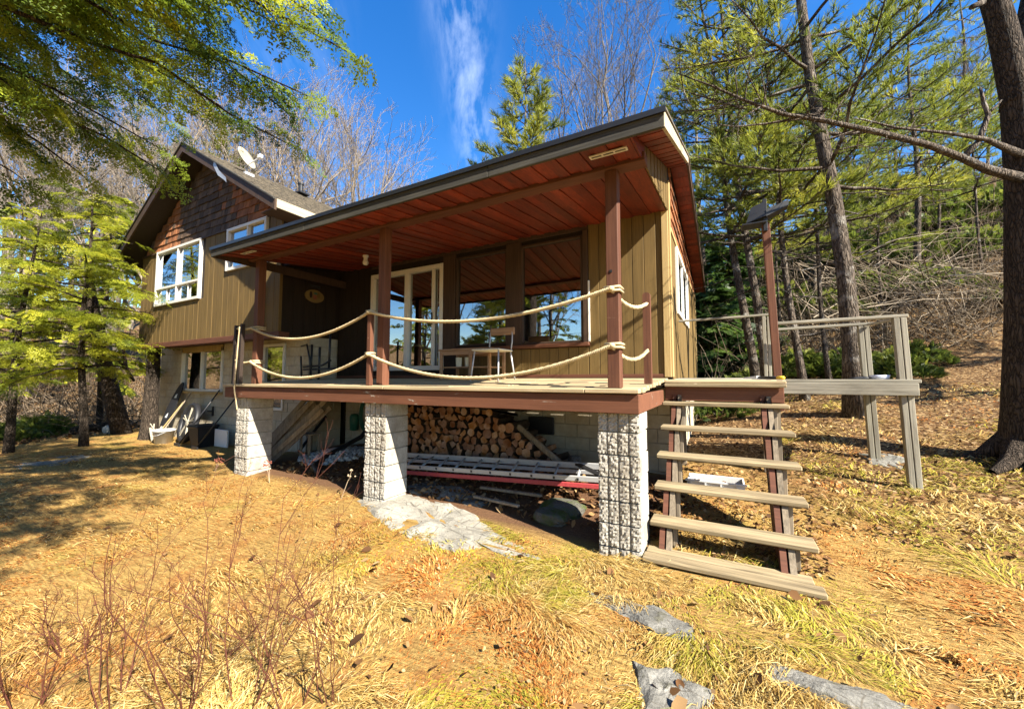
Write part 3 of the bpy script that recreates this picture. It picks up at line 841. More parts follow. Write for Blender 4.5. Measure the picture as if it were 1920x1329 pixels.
# soffit vents
def vent(xc, w):
    m = MB(); z = ceil(-.14); a, b = -.175, -.105
    def fr(x0, x1, y0, y1):
        m.add([(x0, y0, ceil(y0) - .012), (x1, y0, ceil(y0) - .012), (x1, y1, ceil(y1) - .012), (x0, y1, ceil(y1) - .012), (x0, y0, ceil(y0)), (x1, y0, ceil(y0)), (x1, y1, ceil(y1)), (x0, y1, ceil(y1))],
              [(0, 1, 2, 3), (4, 7, 6, 5), (0, 4, 5, 1), (1, 5, 6, 2), (2, 6, 7, 3), (3, 7, 4, 0)])
    fr(xc - w / 2, xc + w / 2, a, a + .014); fr(xc - w / 2, xc + w / 2, b - .014, b)
    for i in range(4):
        xx = xc - w / 2 + i * (w - .014) / 3; fr(xx, xx + .014, a + .014, b - .014)
    o = m.build('soffit_vent', 'white_vinyl', porch_roof)
    m2 = MB(); m2.add([(xc - w / 2 + .01, a + .01, ceil(a) - .004), (xc + w / 2 - .01, a + .01, ceil(a) - .004), (xc + w / 2 - .01, b - .01, ceil(b) - .004), (xc - w / 2 + .01, b - .01, ceil(b) - .004)], [(0, 1, 2, 3)])
    m2.build('vent_mesh', 'black_metal', o)
vent(-.20, .34); vent(-6.05, .34)
# ceiling lamp
m = MB(); zc_ = ceil(1.3)
m.lathe([(.05, 0), (.05, -.03), (.035, -.05), (.035, -.09), (.05, -.12), (.05, -.16), (.03, -.18)], (-5.0, 1.3, zc_), 14)
m.build('ceiling_lamp', 'white_vinyl', house, True)
# log post under the overhanging corner
m = MB(); zs = [-1.75, -1.45, -1.2, -.6, 0, .5, .9]; rs = [.30, .225, .19, .165, .15, .14, .135]
m.tube([(-12.98 + .02 * math.sin(z * 2), 1.12, z) for z in zs], rs, 16); m.build('log_post', 'bark_dark', house, True)
place(house, (-3.4, 2.3, -1.4))
# ------------------------------------------------------------------ porch deck, steps, landing
rd = random.Random(5)
deck = thing('porch_deck', 'weathered timber porch deck with peeling red-brown fascia on block piers', 'deck')
SL = .05
dz_ = lambda y: SL * y
y = -.02; k = 0
while y < 2.17:
    y2 = min(y + .138, 2.175)
    cuts = [-6.93, rd.uniform(-5.2, -3.8), rd.uniform(-2.9, -1.4), .0 + rd.uniform(-.012, .02)]
    if k == 0: cuts = [-6.93, -3.1, -.14 - .35, .005]
    for i in range(3):
        a, b = cuts[i] + .002, cuts[i + 1] - .002
        d = rd.uniform(-.003, .004); 
        m = MB(); m.box((a, y + .003, dz_(y) - .036 + d), (b, y2 - .003, dz_(y) + d + .004), .006); m.build('deck_board', 'deck_wood', deck)
    y = y2; k += 1
m = MB(); m.box((-6.90, .012, -.215), (-.002, .05, -.042), .005); o = m.build('front_fascia', 'fascia_red', deck)
m = MB(); m.box((-.04, .053, -.215), (-.004, 1.66, -.042), .005); m.build('side_fascia', 'fascia_red', deck)
m = MB(); m.box((-6.90, .053, -.215), (-6.865, 2.17, -.042), .004); m.build('side_fascia', 'fascia_red', deck)
for i in range(15):
    x = -6.5 + i * .45; m = MB(); m.box((x, .06, -.20), (x + .04, 2.36, -.04)); m.build('joist', 'siding_dark', deck)
# short rail posts
def rail_post(x, y, w, h, lean=0., mat='red_wood', z0=None, rnd_top=True):
    m = MB(); z0 = dz_(y) + .006 if z0 is None else z0
    n = 6; prof = [(-w / 2, z0), (w / 2, z0)] + ([(w / 2 * math.cos(a), z0 + h - w * .35 + w * .35 * math.sin(a)) for a in np.linspace(0, math.pi, n)] if rnd_top else [(w / 2, z0 + h), (-w / 2, z0 + h)])
    prof = [(x + px + lean * (pz - z0) / h, pz) for (px, pz) in prof]
    m.prism(prof, 'y', y - w / 2, y + w / 2); return m.build('rail_post', mat, deck)
rail_post(.045 - .09, .80, .075, .98)
rail_post(-3.475, .10, .06, 1.0)
rail_post(-6.86, .13, .06, 1.02, .02, 'dark_brown'); rail_post(-6.60, .09, .055, 1.03, .02, 'dark_brown')
place(deck, (-3.4, 1.0, -1.4))

# block piers
def rough_block(x0, x1, y0, y1, z0, z1, ribs, seed):
    """split-face block: rough proud ribs on the front, smooth flanks"""
    r_ = random.Random(seed); m = MB()
    m.box((x0 + .004, y0 + .025, z0 + .003), (x1 - .004, y1, z1 - .003), .004)
    w = (x1 - x0) / ribs
    for i in range(ribs):
        a, b = x0 + i * w + .009, x0 + (i + 1) * w - .009
        nu, nv = 5, 12; o = len(m.v)
        for jv in range(nv + 1):
            for iu in range(nu + 1):
                u, v = iu / nu, jv / nv
                e = min(u, 1 - u, ) * 5; e = min(1, e) ; ev = min(1, min(v, 1 - v) * 8)
                d = (.019 + r_.uniform(-.006, .0075)) * (.82 + .18 * e) * (.93 + .07 * ev)
                m.v.append((a + (b - a) * u + r_.uniform(-.002, .002), y0 + .024 - d, z0 + .004 + (z1 - z0 - .008) * v))
        for jv in range(nv):
            for iu in range(nu):
                q = o + jv * (nu + 1) + iu; m.f.append((q, q + 1, q + nu + 2, q + nu + 1))
        # side skirts
        L = [o + jv * (nu + 1) for jv in range(nv + 1)]; Rr = [o + jv * (nu + 1) + nu for jv in range(nv + 1)]
        for lst, fl in ((L, True), (Rr, False)):
            b0 = len(m.v)
            for q in lst: p = m.v[q]; m.v.append((p[0], y0 + .03, p[2]))
            for jv in range(nv):
                f = (lst[jv], lst[jv + 1], b0 + jv + 1, b0 + jv); m.f.append(f if fl else f[::-1])
        for lst, fl in (([o + i for i in range(nu + 1)], False), ([o + nv * (nu + 1) + i for i in range(nu + 1)], True)):
            b0 = len(m.v)
            for q in lst: p = m.v[q]; m.v.append((p[0], y0 + .03, p[2]))
            for jv in range(nu):
                f = (lst[jv], lst[jv + 1], b0 + jv + 1, b0 + jv); m.f.append(f if fl else f[::-1])
    return m
for i, (xa, lab) in enumerate(((-.40, 'split-face block pier beside the wooden steps'), (-3.52, 'middle split-face block pier left of the firewood stack'), (-6.64, 'split-face block pier under the far end of the deck'))):
    p = thing('block_pier', lab, 'pier', group='block piers under the deck')
    z = -.218; c = 0
    while z > -1.62:
        zb = z - (.17 if c == 0 else .2)
        jx, jy = rd.uniform(-.004, .004), rd.uniform(-.004, .004)
        rough_block(xa + jx, xa + .39 + jx, .07 + jy, .47 + jy, zb, z, 4, i * 50 + c).build('pier_block', 'block_split', p)
        z = zb - .007; c += 1
    m = MB(); m.box((xa + .02, .11, -1.62), (xa + .37, .45, -.22)); m.build('mortar_core', 'mortar', p)
    place(p, (xa + .195, .27, -1.5))

# landing and steps
land = thing('landing', 'small timber landing between the porch and the steps', 'landing')
y = 1.655; k = 0
LZ = .075
while y < 3.05:
    m = MB(); m.box((.008 + rd.uniform(0, .008), y + .003, LZ - .036 + SL * (y - 1.6) * .5), (1.275 + rd.uniform(-.012, .012), y + .137, LZ + SL * (y - 1.6) * .5 + rd.uniform(-.002, .004)), .007)
    m.build('deck_board', 'deck_wood' if k < 3 else 'grey_wood', land); y += .14; k += 1
m = MB(); m.box((.01, 1.63, LZ - .075), (1.27, 1.67, LZ - .037), .006); m.build('nosing', 'tread_wood', land)
m = MB(); m.box((.01, 1.69, -.17), (1.25, 1.725, LZ - .04), .005); m.build('front_beam', 'red_wood_h', land)
m = MB(); m.box((1.215, 1.728, -.17), (1.25, 3.0, LZ - .04), .005); m.build('side_beam', 'red_wood_h', land)
for (px, py) in ((.10, 1.78), (1.17, 1.78), (.10, 2.90), (1.17, 2.90)):
    m = MB(); m.box((px - .045, py - .045, G(px, py) - .1), (px + .045, py + .045, LZ - .045)); m.build('leg', 'plank_old', land)
place(land, (.64, 2.3, -1.2))

steps = thing('wooden_steps', 'open wooden steps of six weathered treads up to the landing', 'steps')
TR = [(1.50, -.18), (1.20, -.44), (.93, -.71), (.65, -.97), (.34, -1.225), (.04, -1.44)]
for i, (ty, tz) in enumerate(TR):
    xa, xb = .0 + rd.uniform(-.01, .012), 1.27 + rd.uniform(-.012, .012)
    if i < 5:
        m = MB(); m.box((xa, ty, tz - .045), (xb, ty + .235, tz), .009); m.build('tread', 'tread_wood', steps)
    else:
        m = MB(); m.box((xa - .01, ty, tz - .04), (xb, ty + .135, tz), .008); m.build('tread', 'tread_wood', steps)
        m = MB(); m.box((xa, ty + .143, tz - .036), (xb - .05, ty + .275, tz + .004), .008); m.build('tread', 'tread_wood', steps)
for xs in (.10, 1.02):
    for (off, w) in ((0, .045), (.06, .045)):
        top = [(ty + .02, tz - .047) for (ty, tz) in TR]
        poly = []
        for j in range(5, -1, -1):
            ty, tz = TR[j]; poly += [(ty + .03, tz - .047 - (.0 if j else 0)), (ty + .20, tz - .047)]
        poly = [(TR[5][0] + .02, -1.7)] + poly + [(1.68, -.10), (1.68, -.36)] + [(TR[3][0] + .30, TR[3][1] - .26), (TR[5][0] + .42, -1.7)]
        m = MB(); m.prism(poly, 'x', xs + off, xs + off + w); m.build('stringer', 'brown_beam' if off == 0 else 'plank_old', steps)
    for (ty, tz) in TR[:5]:
        m = MB(); m.box((xs + .108, ty + .05, tz - .30), (xs + .145, ty + .14, tz - .047), .004); m.build('cleat', 'plank_old', steps)
place(steps, (.64, .8, -1.45))

# tall post with the black lamp at the landing corner
lp = thing('lamp_post', 'tall red-brown post with a black hooded lamp at the landing corner', 'lamp post')
m = MB(); m.bar((1.275, 2.33, -.30), (1.20, 2.33, 2.10), .085, .085, .006); m.build('post', 'red_wood', lp)
m = MB(); m.box((1.17, 2.25, 1.98), (1.215, 2.29, 2.40), .004); m.build('bracket', 'black_metal', lp)
m = MB()
m.add([(.98, 2.20, 2.10), (1.20, 2.20, 2.16), (1.20, 2.40, 2.16), (.98, 2.40, 2.10), (1.04, 2.22, 2.30), (1.20, 2.22, 2.36), (1.20, 2.38, 2.36), (1.04, 2.38, 2.30)],
      [(0, 3, 2, 1), (4, 5, 6, 7), (0, 1, 5, 4), (1, 2, 6, 5), (2, 3, 7, 6), (3, 0, 4, 7)])
m.add([(1.20, 2.20, 2.15), (1.44, 2.24, 2.26), (1.44, 2.38, 2.26), (1.20, 2.40, 2.15), (1.20, 2.20, 2.235), (1.445, 2.24, 2.335), (1.445, 2.38, 2.335), (1.20, 2.40, 2.235)],
      [(0, 3, 2, 1), (4, 5, 6, 7), (0, 1, 5, 4), (1, 2, 6, 5), (2, 3, 7, 6), (3, 0, 4, 7)])
m.build('lamp_hood', 'black_metal', lp)
m = MB(); m.box((.93, 2.19, 2.075), (1.20, 2.41, 2.095), .004); m.build('lamp_plate', 'black_metal', lp)
place(lp, (1.27, 2.33, -.3))

# back rail of the landing
lr = thing('landing_rail', 'thin grey handrail from the house corner to the lamp post', 'railing')
m = MB(); m.bar((.08, 2.95, .985), (1.26, 2.95, 1.0), .05, .028, .004); m.build('top_rail', 'grey_wood', lr)
m = MB(); m.box((1.17, 2.92, .09), (1.21, 2.98, .98), .004); m.box((1.225, 2.925, .09), (1.26, 2.975, .97), .004); m.build('rail_post', 'grey_wood_v', lr)
place(lr, (.7, 2.95, .1))

# grey side deck
sd = thing('side_deck', 'small weathered grey timber deck with railing beside the landing', 'deck')
y = 2.70
while y < 3.78:
    m = MB(); m.box((1.30, y + .004, .05 + rd.uniform(-.003, .003)), (2.68 + rd.uniform(-.02, .02), y + .134, .088 + rd.uniform(-.002, .003)), .006); m.build('deck_board', 'grey_wood', sd); y += .139
m = MB(); m.box((1.28, 2.675, -.10), (2.66, 2.715, .047), .006); m.build('front_beam', 'grey_wood', sd)
m = MB(); m.box((1.28, 3.77, -.10), (2.66, 3.81, .047), .006); m.build('rear_beam', 'grey_wood', sd)
m = MB(); m.box((2.62, 2.718, -.09), (2.655, 3.768, .047), .005); m.build('side_beam', 'grey_wood', sd)
for (px, py, h) in ((2.52, 2.765, .83), (2.42, 3.72, .86)):
    for d in (0, .062):
        m = MB(); m.bar((px + d + .028 + .02, py, G(px, py) - .08), (px + d + .028 - .035, py, h), .054, .09, .005); m.build('post', 'grey_wood_v', sd)
m = MB(); m.bar((1.30, 2.77, .845), (2.62, 2.77, .85), .10, .036, .005); m.build('top_rail', 'grey_wood', sd)
m = MB(); m.bar((1.30, 3.72, .86), (2.56, 3.72, .88), .10, .036, .005); m.build('top_rail', 'grey_wood', sd)
m = MB(); m.bar((2.555, 2.83, .832), (2.50, 3.66, .862), .05, .03, .004); m.build('end_rail', 'grey_wood', sd)
place(sd, (2.0, 3.2, -1.0))
# ------------------------------------------------------------------ vegetation
CAM = np.array([.654, -3.558, .10]); FPX = 729.4
_y, _a = R(28.385), R(3.55)
FW = np.array([-math.sin(_y) * math.cos(_a), math.cos(_y) * math.cos(_a), math.sin(_a)]); RT = np.array([math.cos(_y), math.sin(_y), 0]); UP = np.cross(RT, FW)
def at(px, py, zc):
    """survey helper: a point seen in the photograph at (px, py) and measured to stand zc metres away"""
    return CAM + zc * (FW + RT * (px - 960) / FPX - UP * (py - 664.5) / FPX)
def nrm(v): return v / (np.linalg.norm(v, axis=-1, keepdims=True) + 1e-9)

def frond_template(L=.30, n=9, fine=True, seed=0):
    """flat spray along +x in the xy plane, made of small leaf quads; returns V (k,4,3) quads"""
    r = np.random.default_rng(seed); Q = []
    def leaf(p, d, l, w, dz):
        d = d / np.linalg.norm(d); s = np.array([-d[1], d[0], 0]) * w
        e = p + d * l + np.array([0, 0, dz])
        m = p + d * l * .45 + np.array([0, 0, dz * .3])
        Q.append([p, m + s, e, m - s])
    for i in range(n):
        t = (i + .6) / n; x = L * t
        ln = L * .55 * (1 - t) ** .7 * (.75 + .5 * r.random()) + L * .06
        for sg in (-1, 1):
            if fine and r.random() < .12: continue
            if fine: ln *= r.uniform(.6, 1.25)
            a = sg * (R(52) - R(18) * t + r.normal(0, .12 if not fine else .24))
            d = np.array([math.cos(a), math.sin(a), 0]); p0 = np.array([x, 0, -.10 * L * t * t])
            if not fine:
                leaf(p0, d, ln, ln * .17 + .004, -ln * .18); continue
            k = max(2, int(ln / (L * .080)))
            for j in range(k):
                u = (j + .5) / k; p = p0 + d * ln * u; p[2] -= ln * .22 * u * u
                for s2 in (-1, 1):
                    if r.random() < .10: continue
                    b = a + s2 * (R(56) + r.normal(0, .3)); dd = np.array([math.cos(b), math.sin(b), 0])
                    leaf(p, dd, L * .125 * (1.15 - .5 * u) * (.65 + .7 * r.random()), L * .026 * r.uniform(.7, 1.4), r.normal(0, L * .035))
            leaf(p0 + d * ln * .9, d, L * .08, L * .026, -L * .02)
    return np.array(Q)
def place_quads(T, pos, ax, nor, scale, col):
    """instance template T (k,4,3) at n places: pos (n,3), ax = x direction, nor ~ z direction; col (n,3)"""
    n = len(pos); x = nrm(ax); z = nor - x * (nor * x).sum(1, keepdims=True); z = nrm(z); y = np.cross(z, x)
    M = np.stack([x, y, z], 1) * scale[:, None, None]           # rows are axes
    V = np.einsum('kqa,nab->nkqb', T, M) + pos[:, None, None, :]
    C = np.repeat(col[:, None, :], T.shape[0] * 4, 1).reshape(-1, 3)
    return V.reshape(-1, 3), C
def quads_mesh(name, V, C, mat, rng=None, jit=.14):
    F = np.arange(len(V)).reshape(-1, 4)
    if rng is not None:
        j = 1 + rng.uniform(-jit, jit, (len(F), 1)); C = C * np.repeat(j, 4, 0)
    return np_mesh(name, V, F, mat, np.clip(C, 0, 1))
def lerp_pal(pal, t):
    pal = np.array(pal); t = np.clip(t, 0, 1) * (len(pal) - 1); i = np.minimum(t.astype(int), len(pal) - 2); f = (t - i)[:, None]
    return pal[i] * (1 - f) + pal[i + 1] * f
def curve(p0, p1, sag, n, r, wob=.04):
    p0, p1 = np.array(p0, float), np.array(p1, float); L = np.linalg.norm(p1 - p0)
    t = np.linspace(0, 1, n)[:, None]
    P = p0 + (p1 - p0) * t; P[:, 2] += (sag * L * 4 * t * (1 - t))[:, 0]
    P[1:-1] += r.normal(0, wob * L / n, (n - 2, 3))
    return P
FR_FINE = [frond_template(.30, 8, True, s) for s in range(6)]
FR_MID = [frond_template(.30, 7, False, s) for s in range(3)]
HEM = [(.028, .058, .010), (.085, .135, .016), (.20, .255, .022), (.44, .46, .035)]
HEMY = [(.035, .060, .010), (.12, .155, .016), (.27, .29, .022), (.48, .46, .04)]

def sprays(limbs, r, templates, pal, density=14, size=(.8, 1.25), sub=(.25, .7), droop=.35, start=.2, bias=0.):
    """limbs: list of (m,3) polylines. grows side branchlets with fronds; returns quads, colours, twig polylines"""
    pos, ax, nor, sc, cc = [], [], [], [], []; twigs = []
    for P in limbs:
        seg = np.linalg.norm(np.diff(P, axis=0), axis=1); L = seg.sum(); cum = np.concatenate([[0], np.cumsum(seg)])
        n = max(3, int(L * density * .5))
        for s in np.linspace(L * start, L, n):
            i = min(np.searchsorted(cum, s) - 1, len(P) - 2); i = max(i, 0)
            f = (s - cum[i]) / seg[i]; p = P[i] + (P[i + 1] - P[i]) * f; d = (P[i + 1] - P[i]) / seg[i]
            side = np.cross(d, [0, 0, 1]); side /= np.linalg.norm(side) + 1e-9
            sg = r.choice((-1, 1)); ln = r.uniform(*sub) * (1.15 - .75 * s / L)
            b = nrm(d * r.uniform(.2, 1.0) + side * sg * r.uniform(.4, 1.2) + np.array([0, 0, r.normal(-.1, .3)]))
            if s >= L * .985: b = d
            k = max(2, int(ln / .11)); q = p.copy(); tw = [q.copy()]
            tone = r.normal(.40 + bias, .20)
            for j in range(k):
                b = nrm(b + np.array([0, 0, -droop * .16]) + r.normal(0, .06, 3))
                q = q + b * ln / k; tw.append(q.copy())
                sd = np.cross(b, [0, 0, 1]); sd /= np.linalg.norm(sd) + 1e-9
                for s2 in ((-1, 1) if j < k - 1 else (0,)):
                    a_ = nrm(b * .75 + sd * s2 * .8 + np.array([0, 0, -droop * r.uniform(.1, .8)]))
                    pos.append(q - b * .02); ax.append(a_); nor.append(np.array([0, 0, 1]) + r.normal(0, .42, 3)); sc.append(r.uniform(*size)); cc.append(tone + r.normal(0, .10))
            twigs.append(np.array(tw))
    pos, ax, nor, sc = map(np.array, (pos, ax, nor, sc)); col = lerp_pal(pal, np.array(cc))
    V, C = [], []
    pick = r.integers(0, len(templates), len(pos))
    for t in range(len(templates)):
        m_ = pick == t
        if m_.any(): v, c = place_quads(templates[t], pos[m_], ax[m_], nor[m_], sc[m_], col[m_]); V.append(v); C.append(c)
    return np.concatenate(V), np.concatenate(C), twigs

def make_tree(name, label, cat, group, trunk_mb, trunk_mat, crown_me, crown_name='crown', loc=(0, 0, 0)):
    t = thing(name, label, cat, group=group)
    trunk_mb.build('trunk', trunk_mat, t, True)
    if crown_me is not None: link(crown_name, crown_me, t)
    t.location = loc
    return t

def hemlock(seed, H=7., rb=1.9, base=.18, n_l=44, pal=HEMY, templates=None, lean=(0, 0), tr=.13, density=9, size=(1.2, 2.0), bias=0.):
    """layered soft conifer, local origin at the foot"""
    r = np.random.default_rng(seed); templates = templates or FR_MID
    tm = MB(); zs = np.linspace(-.2, H, 9)
    ax = lambda z: np.array([lean[0] * max(z, 0) / H, lean[1] * max(z, 0) / H, z]) + np.array([.05 * math.sin(z * 1.3 + seed), .05 * math.cos(z * 1.1), 0])
    tm.tube([tuple(ax(z)) for z in zs], [max(.012, tr * (1.25 if z < 0 else 1) * (1 - max(z, 0) / H) ** .8 + .008) for z in zs], 9)
    limbs = []
    for i in range(n_l):
        u = (i + r.random()) / n_l; z = H * (base + (1 - base) * u * .97)
        R_ = rb * (1 - u) ** .75 * r.uniform(.65, 1.15) + .18; a = i * 2.4 + r.normal(0, .4)
        p0 = ax(z); p1 = p0 + np.array([math.cos(a) * R_, math.sin(a) * R_, R_ * r.uniform(-.22, .18)])
        P = curve(p0, p1, .05, 6, r); limbs.append(P)
        tm.tube(P, list(np.linspace(.02 + .012 * (1 - u), .005, 6)), 4, False)
    V, C, tw = sprays(limbs, r, templates, pal, density=density, size=size, sub=(.25, .75), start=.22, bias=bias)
    return tm, quads_mesh('crown', V, C, 'foliage', r)

def tuft_template(n=16, L=.11, seed=0, w=.0035):
    r = np.random.default_rng(seed); Q = []
    for i in range(n):
        a = r.uniform(0, 2 * math.pi); sp = r.uniform(.12, .75)
        d = np.array([math.cos(sp), math.sin(sp) * math.cos(a), math.sin(sp) * math.sin(a)])
        l = L * r.uniform(.7, 1.15); s = np.cross(d, r.normal(0, 1, 3)); s /= np.linalg.norm(s); p = np.array([r.uniform(-.03, .0), 0, 0])
        Q.append([p - s * w, p + s * w, p + d * l + s * w * .25, p + d * l - s * w * .25])
    return np.array(Q)
TUFT = [tuft_template(14, .125, s, .0050) for s in range(3)]
PINE = [(.055, .080, .016), (.13, .165, .024), (.25, .27, .034), (.42, .40, .055)]

def pine(seed, H=13., base=.38, rb=2.6, n_l=40, tr=.16, dead=14, lean=(0, 0), tuft_scale=1.25, pal=PINE, bias=0., twig_step=.16):
    r = np.random.default_rng(seed); tm = MB(); zs = np.linspace(-.25, H, 11)
    ax = lambda z: np.array([lean[0] * max(z, 0) / H + .06 * math.sin(z * .7 + seed), lean[1] * max(z, 0) / H + .05 * math.cos(z * .9 + seed), z])
    tm.tube([tuple(ax(z)) for z in zs], [tr * (1.45 if z < 0 else 1) * (1 - .86 * max(z, 0) / H) for z in zs], 12)
    pos, axd, sc, cc = [], [], [], []
    for i in range(dead):                                    # bare dead limbs low on the stem
        z = H * r.uniform(.12, base + .08); a = r.uniform(0, 6.28); L = r.uniform(.5, 1.9)
        P = curve(ax(z), ax(z) + np.array([math.cos(a) * L, math.sin(a) * L, L * r.uniform(-.35, .25)]), r.uniform(-.06, .06), 6, r, .12)
        tm.tube(P, list(np.linspace(.016, .003, 6)), 4, False)
        for j in range(r.integers(1, 5)):
            k = r.integers(2, 5); b = P[k] + r.normal(0, .25, 3) * L * .5
            tm.tube([P[k], (P[k] + b) / 2 + r.normal(0, .02, 3), b], [.006, .004, .002], 3, False)
    for i in range(n_l):
        u = (i // 4 * 4 + r.uniform(0, 2)) / n_l; z = H * (base + (1 - base) * min(u, 1) * .98)
        R_ = (rb * (1 - min(u, 1)) ** .6 * r.uniform(.55, 1.1) + .25); a = i * 1.6 + r.normal(0, .3)
        p0 = ax(z); d = np.array([math.cos(a), math.sin(a), 0])
        P = curve(p0, p0 + d * R_ + np.array([0, 0, R_ * r.uniform(-.02, .38)]), -.05, 7, r, .05)
        tm.tube(P, list(np.linspace(.022 + .02 * (1 - u), .006, 7)), 5, False)
        tone = r.normal(.42 + bias, .16)
        for s in np.arange(.25, 1.001, twig_step / max(R_, .3)):
            f = s * 6; k = min(int(f), 5); p = P[k] + (P[k + 1] - P[k]) * (f - k); bd = nrm(P[k + 1] - P[k])
            sd = np.cross(bd, [0, 0, 1])
            for sg in (-1, 1):
                ln = R_ * .34 * (1.15 - s) * r.uniform(.5, 1.3) + .08
                b = nrm(bd * .8 + sd * sg * r.uniform(.3, 1) + np.array([0, 0, r.uniform(0, .5)]))
                e = p + b * ln
                if ln > .2: tm.tube([p, e], [.006, .003], 3, False)
                for q in np.arange(.35, 1.01, .11 / max(ln, .11)):
                    pos.append(p + b * ln * q); axd.append(nrm(b + np.array([0, 0, .35]) + r.normal(0, .3, 3))); sc.append(tuft_scale * r.uniform(.75, 1.2)); cc.append(tone + r.normal(0, .12))
    pos, axd, sc = np.array(pos), np.array(axd), np.array(sc); col = lerp_pal(pal, np.array(cc))
    V, C = [], []; pick = r.integers(0, 3, len(pos)); nor = r.normal(0, 1, (len(pos), 3))
    for t in range(3):
        m_ = pick == t
        if m_.any(): v, c = place_quads(TUFT[t], pos[m_], axd[m_], nor[m_], sc[m_], col[m_]); V.append(v); C.append(c)
    return tm, quads_mesh('crown', np.concatenate(V), np.concatenate(C), 'foliage', r)

def bare(seed, H=11., tr=.13, levels=5, spread=.62, lean=(0., 0.), first=.35, n0=7, thin=1.0, stems=1):
    """leafless broadleaf: trunk mesh and branches mesh"""
    r = np.random.default_rng(seed); tm, bm_ = MB(), MB()
    def grow(p, d, L, rad, lev):
        n = 5 if lev <= 1 else (4 if lev <= 3 else 3); P = [p]; q = p; dd = d
        for j in range(n):
            dd = nrm(dd + r.normal(0, .10 + .03 * lev, 3) + np.array([0, 0, .06])); q = q + dd * L / n; P.append(q)
        rr = list(np.linspace(rad, rad * .55 if lev < levels else rad * .3, n + 1))
        (tm if lev == 0 else bm_).tube(P, rr, (9, 6, 5, 4, 3, 3)[min(lev, 5)], False)
        if lev >= levels: return
        kids = {0: n0, 1: 5, 2: 4, 3: 4, 4: 3}.get(lev, 3)
        for k in range(kids):
            t = r.uniform(first if lev == 0 else .3, 1.0) if k < kids - 1 else 1.0
            f = t * n; i = min(int(f), n - 1); b = P[i] + (P[i + 1] - P[i]) * (f - i)
            ax = nrm(P[i + 1] - P[i]); s = nrm(np.cross(ax, r.normal(0, 1, 3)))
            ang = r.uniform(.55, 1.25) * spread * (1.0 if t < 1 else .5)
            nd = nrm(ax * math.cos(ang) + s * math.sin(ang) + np.array([0, 0, .12]))
            grow(b, nd, L * r.uniform(.45, .72) * (1.1 - .35 * t), max(rr[i] * r.uniform(.45, .68) * thin, .0075), lev + 1)
    for s_ in range(stems):
        d = nrm(np.array([lean[0] / H, lean[1] / H, 1.]) + (r.normal(0, .18, 3) * [1, 1, 0] if stems > 1 else 0))
        grow(np.array([0, 0, -.25]) + (r.normal(0, .08, 3) * [1, 1, 0] if stems > 1 else 0), d, H * .62, tr, 0)
    return tm, bm_
def bare_tree(name, label, group, loc, seed, mat='bark_pale', **kw):
    tm, b = bare(seed, **kw); t = thing(name, label, 'tree', group=group)
    tm.build('trunk', mat, t, True); b.build('branches', mat, t, True); t.location = loc
    return t
def on_ground(p): return (float(p[0]), float(p[1]), G(p[0], p[1]))
def copy_at(o, loc, rot=0., s=1., label=None, group=None):
    c = copy_tree(o); c.location = loc; c.rotation_euler = (0, 0, rot); c.scale = (s, s, s * 1.0)
    if label: c['label'] = label
    if group: c['group'] = group
    return c
# ---- the big hemlock overhead: stands left of the camera, its limbs hang into view
r_ = np.random.default_rng(3)
foot = np.array([-5.6, -4.9, G(-5.6, -4.9)])
tm = MB(); tm.tube([foot + [0, 0, -.3], foot + [.02, .02, 1.5], foot + [.06, .03, 4], foot + [.1, .1, 7], foot + [.1, .1, 10.5]], [.36, .27, .23, .16, .04], 14)
TIPS = [(630, 85, 3.2), (500, 35, 3.4), (585, 25, 3.3), (555, 170, 4.0), (530, 205, 4.2), (525, 262, 4.3), (400, 190, 4.4), (420, 120, 4.0), (296, 318, 4.3), (285, 270, 4.8),
        (250, 300, 4.4), (200, 250, 5.0), (150, 325, 4.4), (70, 300, 4.8), (110, 210, 5.0), (300, 210, 5.2), (260, 130, 5.2), (340, 60, 4.6), (200, 60, 5.2), (90, 110, 5.4), (20, 250, 4.8), (20, 320, 4.2), (380, 10, 4.4), (140, 150, 4.6), (60, 60, 4.4), (160, 100, 4.2), (330, 130, 4.6), (20, 20, 4.2), (240, 20, 4.0), (100, 20, 4.6), (300, -60, 4.0), (470, -50, 3.6)]
limbs = []
for i, (tx, ty, zc) in enumerate(TIPS):
    tip = at(tx, ty, zc); h = tip[2] + r_.uniform(.1, 1.1)
    p0 = np.array([foot[0] + .05, foot[1] + .05, max(h, 2.2)])
    P = curve(p0, tip, .06, 9, r_, .10); limbs.append(P)
# a few limbs over the lawn, above the picture: they shade the grass at the left
for (x, y, z) in ((-.5, -3.5, 2.9), (-1.0, -4.2, 3.1), (-.2, -3.9, 3.5), (-1.4, -3.3, 3.3), (-.8, -3.0, 3.2), (-.9, -3.8, 2.7), (-.4, -4.5, 3.0), (.1, -4.7, 3.3), (-.9, -4.8, 3.2), (.3, -4.3, 2.9)):
    limbs.append(curve((foot[0], foot[1], z + 1.0), (x, y, z), .08, 9, r_, .06))
for P in limbs: tm.tube(P, list(np.linspace(.036, .007, 9)), 5, False)
V, C, tw = sprays(limbs, r_, FR_FINE, HEM, density=8.2, size=(.62, 1.12), sub=(.25, .7), start=.44, droop=.55, bias=.13)
for t_ in tw: tm.tube(t_, list(np.linspace(.006, .0025, len(t_))), 3, False)
make_tree('hemlock_tree', 'big hemlock whose drooping dark green limbs hang across the upper left', 'tree', None, tm, 'bark_dark', quads_mesh('crown', V, C, 'foliage', r_))

